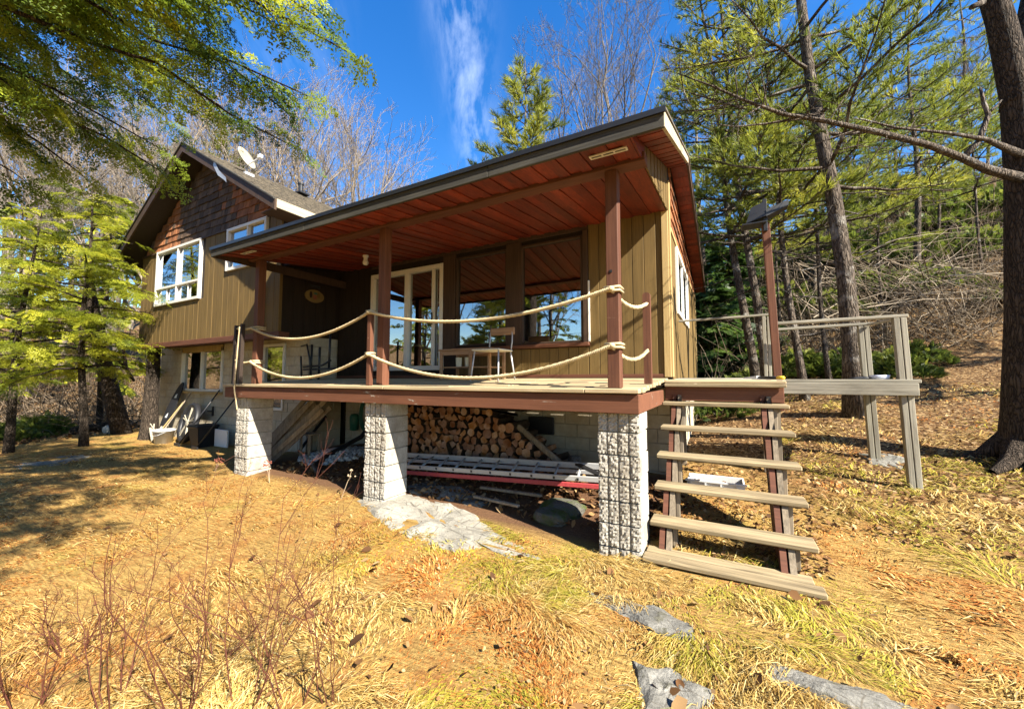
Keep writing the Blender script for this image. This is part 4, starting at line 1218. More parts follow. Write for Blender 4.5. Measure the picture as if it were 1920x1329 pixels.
# ---- yellow-green hemlocks left of the house
lab = ['sunlit yellow-green hemlock against the left end of the house', 'leaning yellow-green hemlock at the left edge behind the lawn', 'taller hemlock behind the gutter end of the gable', 'pale hemlock far left in the woods']
for i, (px, zc, H, rb, seed, lean, base) in enumerate([(160, 9.4, 6.5, 2.0, 21, (-.5, 0), .27), (20, 8.6, 5.6, 1.9, 22, (-.4, .3), .27), (190, 13.5, 8.6, 2.4, 23, (0, 0), .2), (20, 14.5, 9.0, 2.6, 24, (.2, 0), .2)]):
    p = at(px, 700, zc); tm, me = hemlock(seed, H, rb, base, (34, 30, 36, 36)[i], HEMY, FR_FINE if i < 2 else FR_MID, lean, .075, (9, 8, 6.5, 6.5)[i], (.75, 1.3), .24)
    make_tree('hemlock_tree', lab[i], 'tree', 'hemlocks left of the house', tm, 'bark_dark', me, loc=on_ground(p))

# ---- pines on the right
PINES = [ # px at base, zc, H, base, rb, trunk r, lean, seed, label
    (1608, 7.2, 14.5, .30, 3.2, .165, (-.9, 0), 31, 'thick pine trunk rising behind the grey side deck'),
    (1436, 9.2, 13.0, .30, 2.6, .105, (-.9, .2), 32, 'left one of the twin dark pines behind the lamp post'),
    (1417, 9.8, 12.5, .34, 2.5, .11, (-1.1, 0), 33, 'right-leaning partner of the twin dark pines behind the lamp post'),
    (1505, 8.8, 10.5, .40, 2.2, .085, (-.6, .3), 34, 'slim pine between the lamp post and the thick trunk'),
    (1556, 9.6, 9.0, .42, 1.9, .06, (-.2, .2), 35, 'thinnest young pine stem just left of the thick trunk'),
    (1735, 15.0, 12.0, .34, 3.0, .13, (.2, 0), 36, 'pine high on the bank right of centre'),
    (1330, 16.0, 14.0, .32, 3.0, .14, (-.3, 0), 37, 'dark pine rising past the corner of the porch roof'),
    (1640, 19.0, 13.0, .30, 3.0, .15, (-1.2, 0), 38, 'slanting pine on the slope behind the brush'),
    (1840, 21.0, 13.0, .30, 3.2, .15, (.3, 0), 39, 'pine on the crest near the right edge'),
    (1480, 20.0, 13.0, .30, 3.2, .14, (0, 0), 40, 'pine standing alone on the slope behind the lamp')]
PT = []
for (px, zc, H, base, rb, tr, lean, seed, lb) in PINES:
    p = at(px, 700, zc)
    tm, me = pine(seed, H, base, rb, 38 if zc < 12 else 32, tr, 18, lean, 1.35 if zc < 12 else 1.7, bias=.10, twig_step=.17 if zc < 12 else .24)
    PT.append(None); PT[-1] = make_tree('pine_tree', lb, 'tree', 'pines on the right', tm, 'bark_pine', me, loc=on_ground(p))
# big trunk at the right edge with the long bare limb
p = at(1930, 860, 4.95); bt = thing('oak_tree', 'big rough-barked trunk at the right edge with long bare limbs', 'tree')
r_ = np.random.default_rng(9); tm = MB()
g0 = np.array([p[0], p[1], G(p[0], p[1])])
stem = [g0 + [0, 0, -.3], g0, at(1925, 780, 4.95), at(1926, 600, 4.95), at(1922, 330, 4.95), at(1908, 180, 4.95), at(1876, 40, 4.95), at(1835, -90, 5.0), at(1800, -330, 5.1)]
tm.tube(stem, [.40, .29, .22, .19, .175, .15, .125, .11, .07], 16)
tm.tube([at(1903, 200, 4.95), at(1925, 60, 5.1), at(1960, -150, 5.3)], [.14, .12, .08], 10)
for k in range(7):
    a = k * .9 + .3; tm.tube([g0 + [.15 * math.cos(a), .15 * math.sin(a), .25], g0 + [.42 * math.cos(a), .42 * math.sin(a), .02], g0 + [.75 * math.cos(a), .75 * math.sin(a), -.08]], [.16, .09, .04], 7, False)
tm.build('trunk', 'bark_dark', bt, True)
lm = MB()
big = [at(1918, 335, 4.9), at(1850, 318, 4.75), at(1805, 297, 4.6), at(1740, 272, 4.4), at(1640, 247, 4.2), at(1550, 228, 4.1), at(1470, 215, 4.1), at(1400, 190, 4.1), at(1330, 160, 4.2), at(1270, 138, 4.3)]
lm.tube(big, [.062, .048, .040, .034, .028, .023, .019, .015, .010, .005], 8)
lm.tube([big[2], at(1835, 265, 4.6), at(1853, 215, 4.6), at(1845, 195, 4.6), at(1838, 165, 4.6)], [.038, .03, .026, .022, .012], 7)
lm.tube([at(1853, 212, 4.6), at(1868, 200, 4.6), at(1878, 188, 4.6)], [.018, .014, .007], 6)
lm.tube([at(1918, 292, 4.9), at(1850, 262, 4.6), at(1780, 250, 4.4), at(1680, 240, 4.3), at(1620, 225, 4.3), at(1600, 222, 4.3)], [.05, .026, .018, .013, .009, .004], 6)
lm.tube([at(1500, 222, 4.1), at(1440, 232, 4.2), at(1380, 238, 4.3), at(1330, 232, 4.4)], [.018, .012, .008, .004], 6)
for i in range(46):
    k = r_.integers(2, 9); f = r_.random(); b = big[k] * (1 - f) + big[min(k + 1, 9)] * f; L = r_.uniform(.2, .9)
    e = b + nrm(r_.normal(0, 1, 3) + np.array([-.6, 0, .35])) * L
    m_ = (b + e) / 2 + r_.normal(0, .05, 3); lm.tube([b, m_, e], [.007, .005, .002], 4, False)
    for j in range(3):
        q = m_ + (e - m_) * r_.random(); lm.tube([q, q + nrm(r_.normal(0, 1, 3)) * L * .4], [.003, .0015], 3, False)
lm.tube([at(1842, 5, 4.9), at(1822, 14, 4.8)], [.035, .03], 8)
lm.build('limb', 'bark_pine', bt, True)

# pines just outside the picture on the right: their shade falls on the slope and the landing
for i, (x, y, k, s, lb) in enumerate([(9.5, 6.2, 4, .95, 'pine out of view right of the big trunk'), (12.5, 9.5, 5, 1.0, 'pine out of view up the slope on the right')]):
    copy_at(PT[k], (x, y, G(x, y)), i * 2.2 + .5, s, lb)
SL_ = [(1385, 23, 4, 1.3, 'far slim pine above the young cedars'), (1462, 14, 4, .95, 'slim pine just right of the lamp post on the slope'), (1535, 16, 3, 1.0, 'slim pine behind the thinnest young stem'),
       (1668, 13, 4, .8, 'thin pine stem between thick trunk and brush pile'), (1700, 22, 3, 1.15, 'tall pine above the brush pile'), (1775, 18, 4, 1.1, 'thin pine standing right of the brush pile'), (1860, 15, 4, .9, 'thin pine left of the big edge trunk')]
for i, (px, zc, k, s, lb) in enumerate(SL_): copy_at(PT[k], on_ground(at(px, 700, zc)), i * 1.9 + .7, s, lb, 'slim pines on the slope')
# ---- leafless trees behind the house and all round
proto = [bare_tree('bare_tree', 'tall leafless tree with fine pale branches, straight behind the gable roof', 'leafless trees', on_ground(at(560, 700, 19)), 51, H=16.5, tr=.15, n0=9),
         bare_tree('bare_tree', 'leafless tree with a wide open crown between gable and porch roof', 'leafless trees', on_ground(at(650, 700, 21)), 52, H=15.5, tr=.14, n0=9, spread=.75),
         bare_tree('bare_tree', 'slim leafless tree above the middle of the porch roof', 'leafless trees', on_ground(at(1125, 700, 22)), 53, mat='bark_grey', H=19.0, tr=.15, n0=10, spread=.6)]
spots = [(480, 24, 0, 1.15, 'leafless tree showing just left of the satellite dish'), (590, 27, 1, 1.2, 'leafless tree behind the gable roof, right of the vent pipe'), (700, 25, 0, 1.05, 'leafless tree above the left third of the porch roof'), (755, 28, 1, 1.0, 'low leafless tree left of the cloud wisp, above the porch roof'), (620, 33, 2, 1.1, 'far leafless tree between the vent pipe and the porch roof'), (830, 30, 2, .85, 'faint leafless tree left of the yellow-green pine'),
         (1065, 24, 2, .98, 'leafless tree just right of the yellow-green pine'), (1180, 22, 2, 1.05, 'leafless tree nearest the high corner of the porch roof'), (1150, 27, 1, 1.25, 'wide leafless tree behind the high end of the porch roof'), (520, 17, 1, .92, 'near leafless tree directly behind the vent pipe'), (430, 20, 2, .9, 'leafless tree seen through the hemlock above the gable peak'), (350, 17, 1, 1.0, None), (300, 23, 0, 1.1, None), (230, 19, 2, .75, None), (120, 21, 0, 1.0, None), (190, 24, 1, 1.0, None), (40, 24, 0, .9, None), (150, 36, 2, 1.2, None), (240, 38, 1, 1.3, None), (0, 40, 0, 1.3, None), (60, 18, 1, 1.0, None), (-30, 17, 2, .8, None), (170, 28, 1, 1.2, None), (20, 27, 2, 1.0, None), (270, 32, 0, 1.2, None), (90, 34, 1, 1.3, None), (390, 30, 1, 1.2, None),
         (1390, 26, 1, .85, 'leafless tree on the slope above the twin dark pines'), (1560, 27, 2, .6, 'leafless tree on the slope left of the thick pine trunk'), (1700, 24, 1, .6, 'leafless tree on the slope above the brush pile'), (1790, 22, 0, .5, 'small leafless tree on the slope left of the big edge trunk'), (1880, 25, 2, .6, 'leafless tree on the crest beside the big edge trunk'), (1450, 30, 0, .8, 'far leafless tree on the slope behind the lamp hood'), (1630, 32, 2, .6, 'far leafless tree on the crest right of the thick pine trunk'), (1760, 33, 1, .6, 'farthest leafless tree on the crest above the brush')]
rr = random.Random(4)
for (px, zc, k, s, lb) in spots:
    p = on_ground(at(px, 700, zc))
    copy_at(proto[k], p, rr.uniform(0, 6.28), s, lb or ('leafless tree in the woods behind the house' if px > 400 and px < 1250 else ('leafless tree in the woods left of the house' if px <= 400 else 'leafless tree on the slope to the right')), ('leafless trees behind the house' if 400 < px < 1250 else ('leafless trees on the left' if px <= 400 else 'leafless trees on the slope')))
# pine behind the porch roof, yellow-green
tm, me = pine(61, 16.2, .38, 3.3, 60, .15, 6, (0, 0), 2.5, PINE, .22, .22)
pb = make_tree('pine_tree', 'yellow-green pine poking up behind the porch roof', 'tree', 'pines behind the house', tm, 'bark_pine', me, loc=on_ground(at(985, 700, 17.5)))
copy_at(pb, on_ground(at(905, 700, 20)), 2.1, .80, 'lower pine just left of the pine behind the porch roof')
copy_at(pb, on_ground(at(400, 700, 22)), 1.0, 1.05, 'golden pine behind the gable peak')
copy_at(pb, on_ground(at(95, 700, 27)), 3.0, .75, 'golden-green pine deep in the woods at the left')
copy_at(pb, on_ground(at(225, 700, 25)), 5.0, .7, 'golden-green pine just left of the gutter end')
copy_at(pb, on_ground(at(310, 700, 26)), 4.0, 1.0, 'distant pine left of the gable')
HT = [o for o in bpy.data.objects if o.get('group') == 'hemlocks left of the house']
for i, (x, y, k, s) in enumerate([(-7.5, -11.5, 2, 1.0), (-3.8, -13, 3, .95), (-11.5, -13, 3, 1.1), (-15, -10, 2, 1.1), (-.5, -14, 2, .9)]):
    copy_at(HT[k], (x, y, G(x, y)), i * 1.4, s, 'hemlock across the clearing, mirrored in the porch windows', 'hemlocks across the clearing')
# woods across the clearing, behind the photographer: seen mirrored in the windows
for i, (x, y, k, s) in enumerate([(-9, -13, 0, 1.0), (-5, -15, 1, .95), (-2, -12, 2, .75), (1, -16, 1, 1.0), (5, -14, 0, .9), (-13, -15, 2, .9), (-17, -12, 1, .9), (9, -16, 2, .8), (-7, -19, 1, 1.1), (3, -21, 0, 1.1), (-20, -17, 0, 1.), (-12, -21, 2, 1.)]):
    copy_at(proto[k], (x, y, G(x, y)), i * 1.3, s, 'leafless tree across the clearing, mirrored in the porch windows', 'leafless trees across the clearing')
for i, (x, y, s) in enumerate([(-11, -11, .5), (-3.5, -17, .55), (7, -18, .6), (-16, -19, .6)]):
    copy_at(pb, (x, y, G(x, y)), i * 2., s, 'pine across the clearing, mirrored in the porch windows', 'pines across the clearing')
# ------------------------------------------------------------------ ground cover, rocks, shrubs, brush
def ray_ground(px, py, it=6):
    z = -1.5
    d = FW + RT * (px - 960) / FPX - UP * (py - 664.5) / FPX
    for _ in range(it):
        t = (z - CAM[2]) / d[2]; p = CAM + t * d; z = .5 * z + .5 * G(p[0], p[1])
    return p
class VN:
    """value noise on a lattice"""
    def __init__(s, seed, n=64): s.g = np.random.default_rng(seed).random((n, n)); s.n = n
    def one(s, x, y):
        xi, yi = np.floor(x).astype(int), np.floor(y).astype(int); fx, fy = sm(x - xi), sm(y - yi); n = s.n
        a, b, c, d = s.g[yi % n, xi % n], s.g[yi % n, (xi + 1) % n], s.g[(yi + 1) % n, xi % n], s.g[(yi + 1) % n, (xi + 1) % n]
        return (a * (1 - fx) + b * fx) * (1 - fy) + (c * (1 - fx) + d * fx) * fy
    def __call__(s, x, y, f=1., o=3):
        v = 0; a = .5; t = 0
        for k in range(o): v = v + a * s.one(x * f + 13.7 * k, y * f + 7.1 * k); t += a; a *= .5; f *= 2.1
        return v / t
def inside(poly, x, y):
    c = np.zeros(len(x), bool); n = len(poly)
    for i in range(n):
        (x0, y0), (x1, y1) = poly[i], poly[(i + 1) % n]
        m_ = ((y0 > y) != (y1 > y)) & (x < (x1 - x0) * (y - y0) / (y1 - y0 + 1e-12) + x0); c ^= m_
    return c
# ---- granite ledges
ROCKPX = [('granite ledge breaking the turf in front of the middle pier', [(668, 940), (705, 926), (760, 926), (830, 943), (885, 962), (935, 1000), (985, 1030), (1030, 1054), (960, 1049), (905, 1026), (850, 1034), (790, 1018), (735, 992), (698, 964)], .05),
          ('shaded flat rock shelf under the deck beside the ladder', [(757, 905), (800, 900), (870, 915), (930, 940), (900, 952), (840, 938), (765, 924)], .05),
          ('grey rock slab in the grass below the steps', [(1092, 1110), (1150, 1116), (1230, 1143), (1300, 1173), (1298, 1200), (1240, 1194), (1180, 1164), (1130, 1138)], .045),
          ('blocky grey rock at the bottom edge of the picture', [(1183, 1238), (1210, 1248), (1290, 1268), (1332, 1300), (1345, 1345), (1210, 1345), (1196, 1290)], .07),
          ('long low rock ledge at the lower right', [(1386, 1247), (1450, 1248), (1530, 1262), (1620, 1272), (1700, 1303), (1750, 1340), (1600, 1340), (1520, 1302), (1440, 1278)], .05),
          ('pale flat stone under the rear post of the side deck', [(1600, 845), (1650, 838), (1700, 862), (1690, 880), (1630, 868)], .04),
          ('pale flat stone on the far left of the lawn', [(20, 872), (80, 860), (160, 850), (172, 857), (110, 871), (40, 882)], .02)]
ROCK_POLY = []
rk = random.Random(8)
for (lb, pl, h) in ROCKPX:
    W_ = [ray_ground(*q)[:2] for q in pl]
    # finer, wobbly outline
    out = []
    for i in range(len(W_)):
        a, b = W_[i], W_[(i + 1) % len(W_)]; k = max(2, int(np.linalg.norm(b - a) / .07))
        for j in range(k):
            q = a + (b - a) * j / k; out.append(q + np.array([rk.uniform(-.022, .022), rk.uniform(-.022, .022)]))
    out = np.array(out); c = out.mean(0); ROCK_POLY.append([tuple(p) for p in W_])
    m = MB(); n = len(out); rings = [(1.04, -.10), (1.0, .0), (.93, h * .2), (.8, h * .32), (.62, h * .4), (.42, h * .42), (.2, h * .42)]
    vn = VN(rk.randrange(999))
    for (s, z) in rings:
        for p in out:
            q = c + (p - c) * s; zz_ = G(q[0], q[1]) + z + (float(vn(np.array([q[0]]), np.array([q[1]]), 5.)[0]) - .5) * .09 * (1 if z > 0 else 0)
            m.v.append((q[0], q[1], zz_))
    m.v.append((c[0], c[1], G(*c) + h * .42))
    for k in range(len(rings) - 1):
        for i in range(n): m.f.append((k * n + i, k * n + (i + 1) % n, (k + 1) * n + (i + 1) % n, (k + 1) * n + i))
    k = len(rings) - 1
    for i in range(n): m.f.append((k * n + i, k * n + (i + 1) % n, len(m.v) - 1))
    o = m.build('rock', 'granite_light' if 'middle pier' in lb else 'granite'); tag(o, lb, 'rock', 'rocks in the ground')
def boulder(p, s, seed, lb, mat='granite'):
    r = np.random.default_rng(seed); m = MB(); nu, nv = 18, 11; vn = VN(seed)
    for j in range(nv + 1):
        for i in range(nu):
            a, b = 2 * math.pi * i / nu, math.pi * j / nv; d = np.array([math.sin(b) * math.cos(a), math.sin(b) * math.sin(a), math.cos(b)])
            k = .72 + .5 * float(vn(np.array([3 + d[0] * 1.5 + d[2]]), np.array([3 + d[1] * 1.5 - d[2]]), 1.3)[0])
            q = np.clip(d * k, -.82, .78) * s; m.v.append(tuple(np.array(p) + q))
    for j in range(nv):
        for i in range(nu): m.f.append((j * nu + i, (j + 1) * nu + i, (j + 1) * nu + (i + 1) % nu, j * nu + (i + 1) % nu))
    o = m.build('rock', mat); return tag(o, lb, 'rock', 'rocks in the ground')
boulder((-1.02, .78, -1.42), (.32, .22, .13), 5, 'mossy boulder in the shade under the deck', 'mossy_rock')
boulder((-1.05, .52, -1.42), (.24, .17, .09), 6, 'sunlit flat stone in front of the mossy boulder', 'mossy_rock')
boulder((-1.28, 1.95, -1.10), (.12, .12, .10), 7, 'grey stone at the right foot of the firewood stack')
boulder(tuple(ray_ground(217, 810) + [0, 0, .08]), (.38, .3, .2), 8, 'pale boulder at the far edge of the lawn', 'block_split')

# ---- dry grass
def grass_blades(n, seed, region, rr=(.8, 13.), name='dry_grass'):
    r = np.random.default_rng(seed); u = r.random(n)
    d = rr[0] * (rr[1] / rr[0]) ** (u ** .95)
    az = r.uniform(R(-32), R(86), n)                     # angle left of +y, the frame plus a margin
    x = CAM[0] - np.sin(az) * d; y = CAM[1] + np.cos(az) * d
    keep = region(x, y, r)
    for pl in ROCK_POLY:
        q = np.array(pl); c = q.mean(0); keep &= ~inside([tuple(c + (v - c) * r.uniform(.62, .86)) for v in q], x, y)
    x, y, d = x[keep], y[keep], d[keep]; n = len(x)
    nA, nB, nC = VN(seed + 1), VN(seed + 2), VN(seed + 3)
    left = sm((-1.2 - x) / 2.5)                            # the lawn on the left is short and combed
    rust = nA(x + 40, y + 40, 1.15, 4); grn = nB(x + 50, y + 50, .9, 3); tuft = nC(x + 30, y + 30, 3.3, 3)
    ang = (nB(x + 9, y + 9, 1.1, 2) - .5) * 11.0 * (1 - .85 * left) + R(28) + r.normal(0, .5, n)
    rs = sm((rust - .50) / .16) * (1 - .3 * left)
    L = (.065 + .15 * np.clip(tuft - .40, 0, 1) * 1.6) * r.uniform(.55, 1.5, n) * (1 - .42 * left) * (1 - .62 * rs) * (1 + .05 * d)
    el = r.uniform(.08, .6, n) + .5 * (tuft - .5) + .2 * rs
    w = (.0010 + .00054 * d) * r.uniform(.5, 1.6, n) * (1 + .5 * rs)
    z = gz(x, y) - .006
    D = np.stack([np.cos(ang) * np.cos(el), np.sin(ang) * np.cos(el), np.sin(el)], 1); Sd = np.stack([-np.sin(ang), np.cos(ang), 0 * ang], 1)
    P0 = np.stack([x, y, z], 1); P1 = P0 + D * (L * .5)[:, None]
    P2 = P1 + np.stack([np.cos(ang) * L * .5, np.sin(ang) * L * .5, -(.05 + .3 * r.random(n)) * L * .5], 1)
    ww = w[:, None]; V = np.stack([P0 - Sd * ww, P0 + Sd * ww, P1 + Sd * ww * .8, P1 - Sd * ww * .8, P2 + Sd * ww * .25, P2 - Sd * ww * .25], 1)
    b = np.arange(n)[:, None] * 6
    F = np.concatenate([b + np.array([0, 1, 2, 3]), b + np.array([3, 2, 4, 5])], 0)
    tn = r.normal(.48, .33, n) + .3 * (tuft - .5)
    tan = lerp_pal([(.15, .083, .021), (.40, .25, .066), (.61, .43, .135), (.76, .61, .28)], tn)
    tan = tan * (1 - left[:, None]) + left[:, None] * lerp_pal([(.20, .090, .022), (.50, .265, .068), (.68, .42, .13), (.80, .60, .25)], tn)
    ru = lerp_pal([(.22, .07, .016), (.46, .16, .034), (.62, .28, .07)], r.random(n))
    gr = lerp_pal([(.16, .17, .018), (.34, .32, .032), (.52, .46, .06)], r.random(n))
    dull = (r.random(n) < .09)[:, None]; tan = np.where(dull, tan * np.array([.42, .46, .62]), tan)
    w = w * 1.0
    gm = sm((grn - .54) / .06) * (r.random(n) < .62) * (1 - .85 * left)
    rm = rs * (r.random(n) < .7)
    C = tan * (1 - rm[:, None]) + ru * rm[:, None]; C = C * (1 - gm[:, None] * .85) + gr * gm[:, None] * .85
    return np_mesh(name, V.reshape(-1, 3), F, 'grass', np.repeat(C, 6, 0))
def reg_lawn(x, y, r):
    k = (y < .22 + .10 * np.sin(x * 2.1)) | ((x > .05) & (y < 1.6)) | (x < -6.9) | (x > 1.4)
    k &= ~((y > .86) & (x < -6.9))
    k &= ~((x > -13.9) & (x < 0.) & (y > 1.3)) & ~((x > -.5) & (x < 1.3) & (y > 1.9))
    k &= ~((x > -.45) & (x < 0.02) & (y > .05) & (y < .5))
    k &= ~((x > 1.3) & (y > 5.0) & (r.random(len(x)) > .6))
    k &= ~((x > -.05) & (x < 1.32) & (y > -.01) & (y < .33))
    k &= x > -15.5 - 1.0 * np.sin(y)
    return k
o = link('dry_grass', grass_blades(235000, 70, reg_lawn)); tag(o, 'matted straw-coloured grass with rusty moss covering the lawn', 'grass', kind='stuff')
# fallen leaves: on the litter at the right and scattered over the turf
def leaf_sheet(n, seed, sampler, size, pal):
    r = np.random.default_rng(seed); x, y = sampler(r, n); n = len(x)
    a = r.uniform(0, 6.28, n); s = r.uniform(.6, 1.4, n) * size; z = gz(x, y) + .008 + r.random(n) * .03
    t1, t2 = r.normal(0, .5, n), r.normal(0, .5, n)
    ux, uy = np.stack([np.cos(a), np.sin(a), t1], 1), np.stack([-np.sin(a), np.cos(a), t2], 1)
    P = np.stack([x, y, z], 1); cup = (r.random(n) * .5 * s)[:, None] * np.array([0, 0, 1])
    S_ = s[:, None]
    V = np.stack([P - ux * S_, P - ux * S_ * .2 - uy * S_ * .62 + cup, P - ux * S_ * .1, P - ux * S_ * .2 + uy * S_ * .62 + cup,
                  P + ux * S_ * .5 - uy * S_ * .5 + cup, P + ux * S_ * 1.05 + cup * .6, P + ux * S_ * .5 + uy * S_ * .5 + cup], 1)
    b = np.arange(n)[:, None] * 7
    F = np.concatenate([b + np.array(q) for q in ([0, 1, 2, 3], [2, 1, 4, 5], [2, 5, 6, 3])], 0)
    C = lerp_pal(pal, r.random(n)); return np_mesh('fallen_leaves', V.reshape(-1, 3), F, 'dead_leaf', np.repeat(C, 7, 0))
LEAFPAL = [(.05, .024, .011), (.125, .060, .023), (.24, .13, .05), (.42, .29, .15)]
def s_right(r, n):
    d = 3.0 * (22 / 3.0) ** r.random(n); az = r.uniform(R(-30), R(8), n); x = CAM[0] - np.sin(az) * d; y = CAM[1] + np.cos(az) * d
    k = (x > 1.3) & (y > 1.2) | (y > 3.2) & (x > .2) | (x > .1) & (x < 1.4) & (y > .35); return x[k], y[k]
def s_front(r, n):
    d = 1.0 * 6.5 ** r.random(n); az = r.uniform(R(-30), R(75), n); x = CAM[0] - np.sin(az) * d; y = CAM[1] + np.cos(az) * d
    k = (y < .1); return x[k], y[k]
def s_left(r, n):
    x = r.uniform(-34, -13.5, n); y = r.uniform(-3, 18, n); k = (x < -15) | (y > 9); return x[k], y[k]
def s_under(r, n):
    x = r.uniform(-6.3, .2, n); y = r.uniform(.45, 2.1, n); return x, y
for (n, sd_, sp_, sz, nm) in ((13000, 1, s_right, .020, 'brown leaf litter under the pines'), (230, 2, s_front, .034, 'brown leaves scattered over the turf'), (1000, 9, s_front, .011, 'small brown leaf crumbs caught in the turf'), (9000, 3, s_left, .06, 'leaf litter in the woods at the left'), (2600, 4, s_under, .03, 'old leaves and needles under the deck')):
    o = link('fallen_leaves', leaf_sheet(n, sd_, sp_, sz, LEAFPAL)); tag(o, nm, 'leaves', kind='stuff')

# ---- bare reddish shrubs in the foreground
SHR = [(60, 1320, .55, 'sparse red-twigged shrub in the bottom left corner'), (215, 1325, .75, 'tangled red-twigged shrub left of the tallest twig shrub'), (330, 1345, .95, 'red-twigged shrub with crossing stems at the bottom, left of the tallest'), (455, 1330, 1.15, 'tallest bare red-twigged shrub in the foreground'),
       (545, 1320, .85, 'red-twigged shrub just right of the tallest twig shrub'), (620, 1300, .72, 'rightmost bare twig shrub in the foreground'), (140, 1220, .5, 'low wiry twig shrub near the left edge of the grass'), (400, 1240, .6, 'low wiry twig shrub behind the tallest one')]
for i, (px, py, h, lb) in enumerate(SHR):
    p = ray_ground(px, py); r = np.random.default_rng(90 + i); m = MB()
    def stem(b, d, L, rad, lev):
        P = [b]; q = b
        for j in range(5):
            d = nrm(d + r.normal(0, .10, 3) + np.array([0, 0, .03])); q = q + d * L / 5; P.append(q)
        m.tube(P, list(np.linspace(rad, rad * .45, 6)), 4 if lev < 2 else 3, False)
        if lev < 3:
            for k in range(r.integers(2, 5)):
                t = r.integers(1, 6); a = nrm(P[t] - P[t - 1]); s = nrm(np.cross(a, r.normal(0, 1, 3)))
                stem(P[t], nrm(a * .8 + s * .62 + np.array([0, 0, .15])), L * r.uniform(.3, .6), max(rad * .6, .0011), lev + 1)
    for k in range(r.integers(4, 6)):
        a = r.uniform(0, 6.28); d = nrm(np.array([math.cos(a) * .38, math.sin(a) * .38, 1.])); hh_ = h * .88; stem(np.array([p[0] + .05 * math.cos(a), p[1] + .05 * math.sin(a), G(p[0], p[1]) - .03]), d, hh_ * r.uniform(.6, 1.05), .0036, 0)
    o = m.build('twig_shrub', 'twig_red', None, True); tag(o, lb, 'shrub', 'bare twig shrubs in the foreground')
# dried stonecrop by the first pier
for i, (px, py, hh, lb) in enumerate([(403, 884, .20, 'dried stonecrop flowers left of the far pier'), (505, 905, .30, 'dried stonecrop flower right of the far pier'), (640, 935, .42, 'dry yellow grass stalk beside the middle pier')]):
    p = ray_ground(px, py); t = thing('dry_plant', lb, 'plant'); m = MB(); hd = MB(); r = random.Random(i)
    for k in range(3 if i == 0 else 2):
        e = Vector((p[0] + r.uniform(-.14, .14), p[1] + r.uniform(-.05, .05), p[2] + hh * r.uniform(.7, 1.1)))
        m.tube([tuple(p), ((p[0] + e.x) / 2 + .02, (p[1] + e.y) / 2, p[2] + hh * .55), tuple(e)], [.004, .003, .003], 5)
        for j in range(9 if i < 2 else 4):
            q = e + Vector((r.gauss(0, .028), r.gauss(0, .028), r.gauss(0, .012))); hd.lathe([(.002, -.01), (.011, -.003), (.012, .004), (.003, .012)], tuple(q), 6)
    m.build('stem', 'twig_tan', t); hd.build('flower_head', 'leaf_red' if i < 2 else 'twig_tan', t); 

# ---- junipers, young cedars, brush on the right
JUN = [(.030, .046, .012), (.070, .10, .018), (.14, .17, .025), (.25, .26, .04)]
def juniper(seed, R0=.9, H=.6, n=900, pal=JUN, bias=0., size=(.38, .75)):
    r = np.random.default_rng(seed); a = r.uniform(0, 6.28, n); q = np.sqrt(r.random(n)); rad = R0 * q * (1 + .2 * np.sin(a * 3 + seed))
    h = H * (1 - q ** 2) * r.uniform(.3, 1.05, n) + .02
    pos = np.stack([rad * np.cos(a), rad * np.sin(a), h], 1); ax = nrm(np.stack([np.cos(a) * (q + .1), np.sin(a) * (q + .1), .9 - .5 * q], 1) + r.normal(0, .4, (n, 3)))
    col = lerp_pal(pal, r.normal(.42 + bias, .2, n) + .25 * (h / H - .5)); V, C = [], []; pick = r.integers(0, 3, n); nor = r.normal(0, 1, (n, 3)); sc = r.uniform(*size, n)
    for t in range(3):
        m_ = pick == t; v, c = place_quads(FR_MID[t], pos[m_], ax[m_], nor[m_], sc[m_], col[m_]); V.append(v); C.append(c)
    st = MB()
    for k in range(14):
        b = r.uniform(0, 6.28); st.tube([(0, 0, -.1), (R0 * .3 * math.cos(b), R0 * .3 * math.sin(b), H * .4), (R0 * .7 * math.cos(b), R0 * .7 * math.sin(b), H * .5)], [.018, .012, .005], 4, False)
    return st, quads_mesh('foliage', np.concatenate(V), np.concatenate(C), 'foliage', r)
def bush(lb, loc, seed, grp='low junipers behind the landing', **kw):
    st, me = juniper(seed, **kw); t = thing('juniper_bush', lb, 'bush', group=grp); st.build('stems', 'twig_dark', t); link('foliage', me, t); t.location = loc; return t
bushes = [bush('juniper bush seen through the gap beside the house corner', on_ground(at(1345, 700, 9.6)), 1, R0=1.0, H=.75), bush('bright juniper bush just left of the lamp post', on_ground(at(1408, 700, 10.4)), 2, R0=.9, H=.62, bias=.1),
          bush('juniper bush right of the lamp post', on_ground(at(1500, 700, 10.6)), 3, R0=1.0, H=.7, bias=.08)]
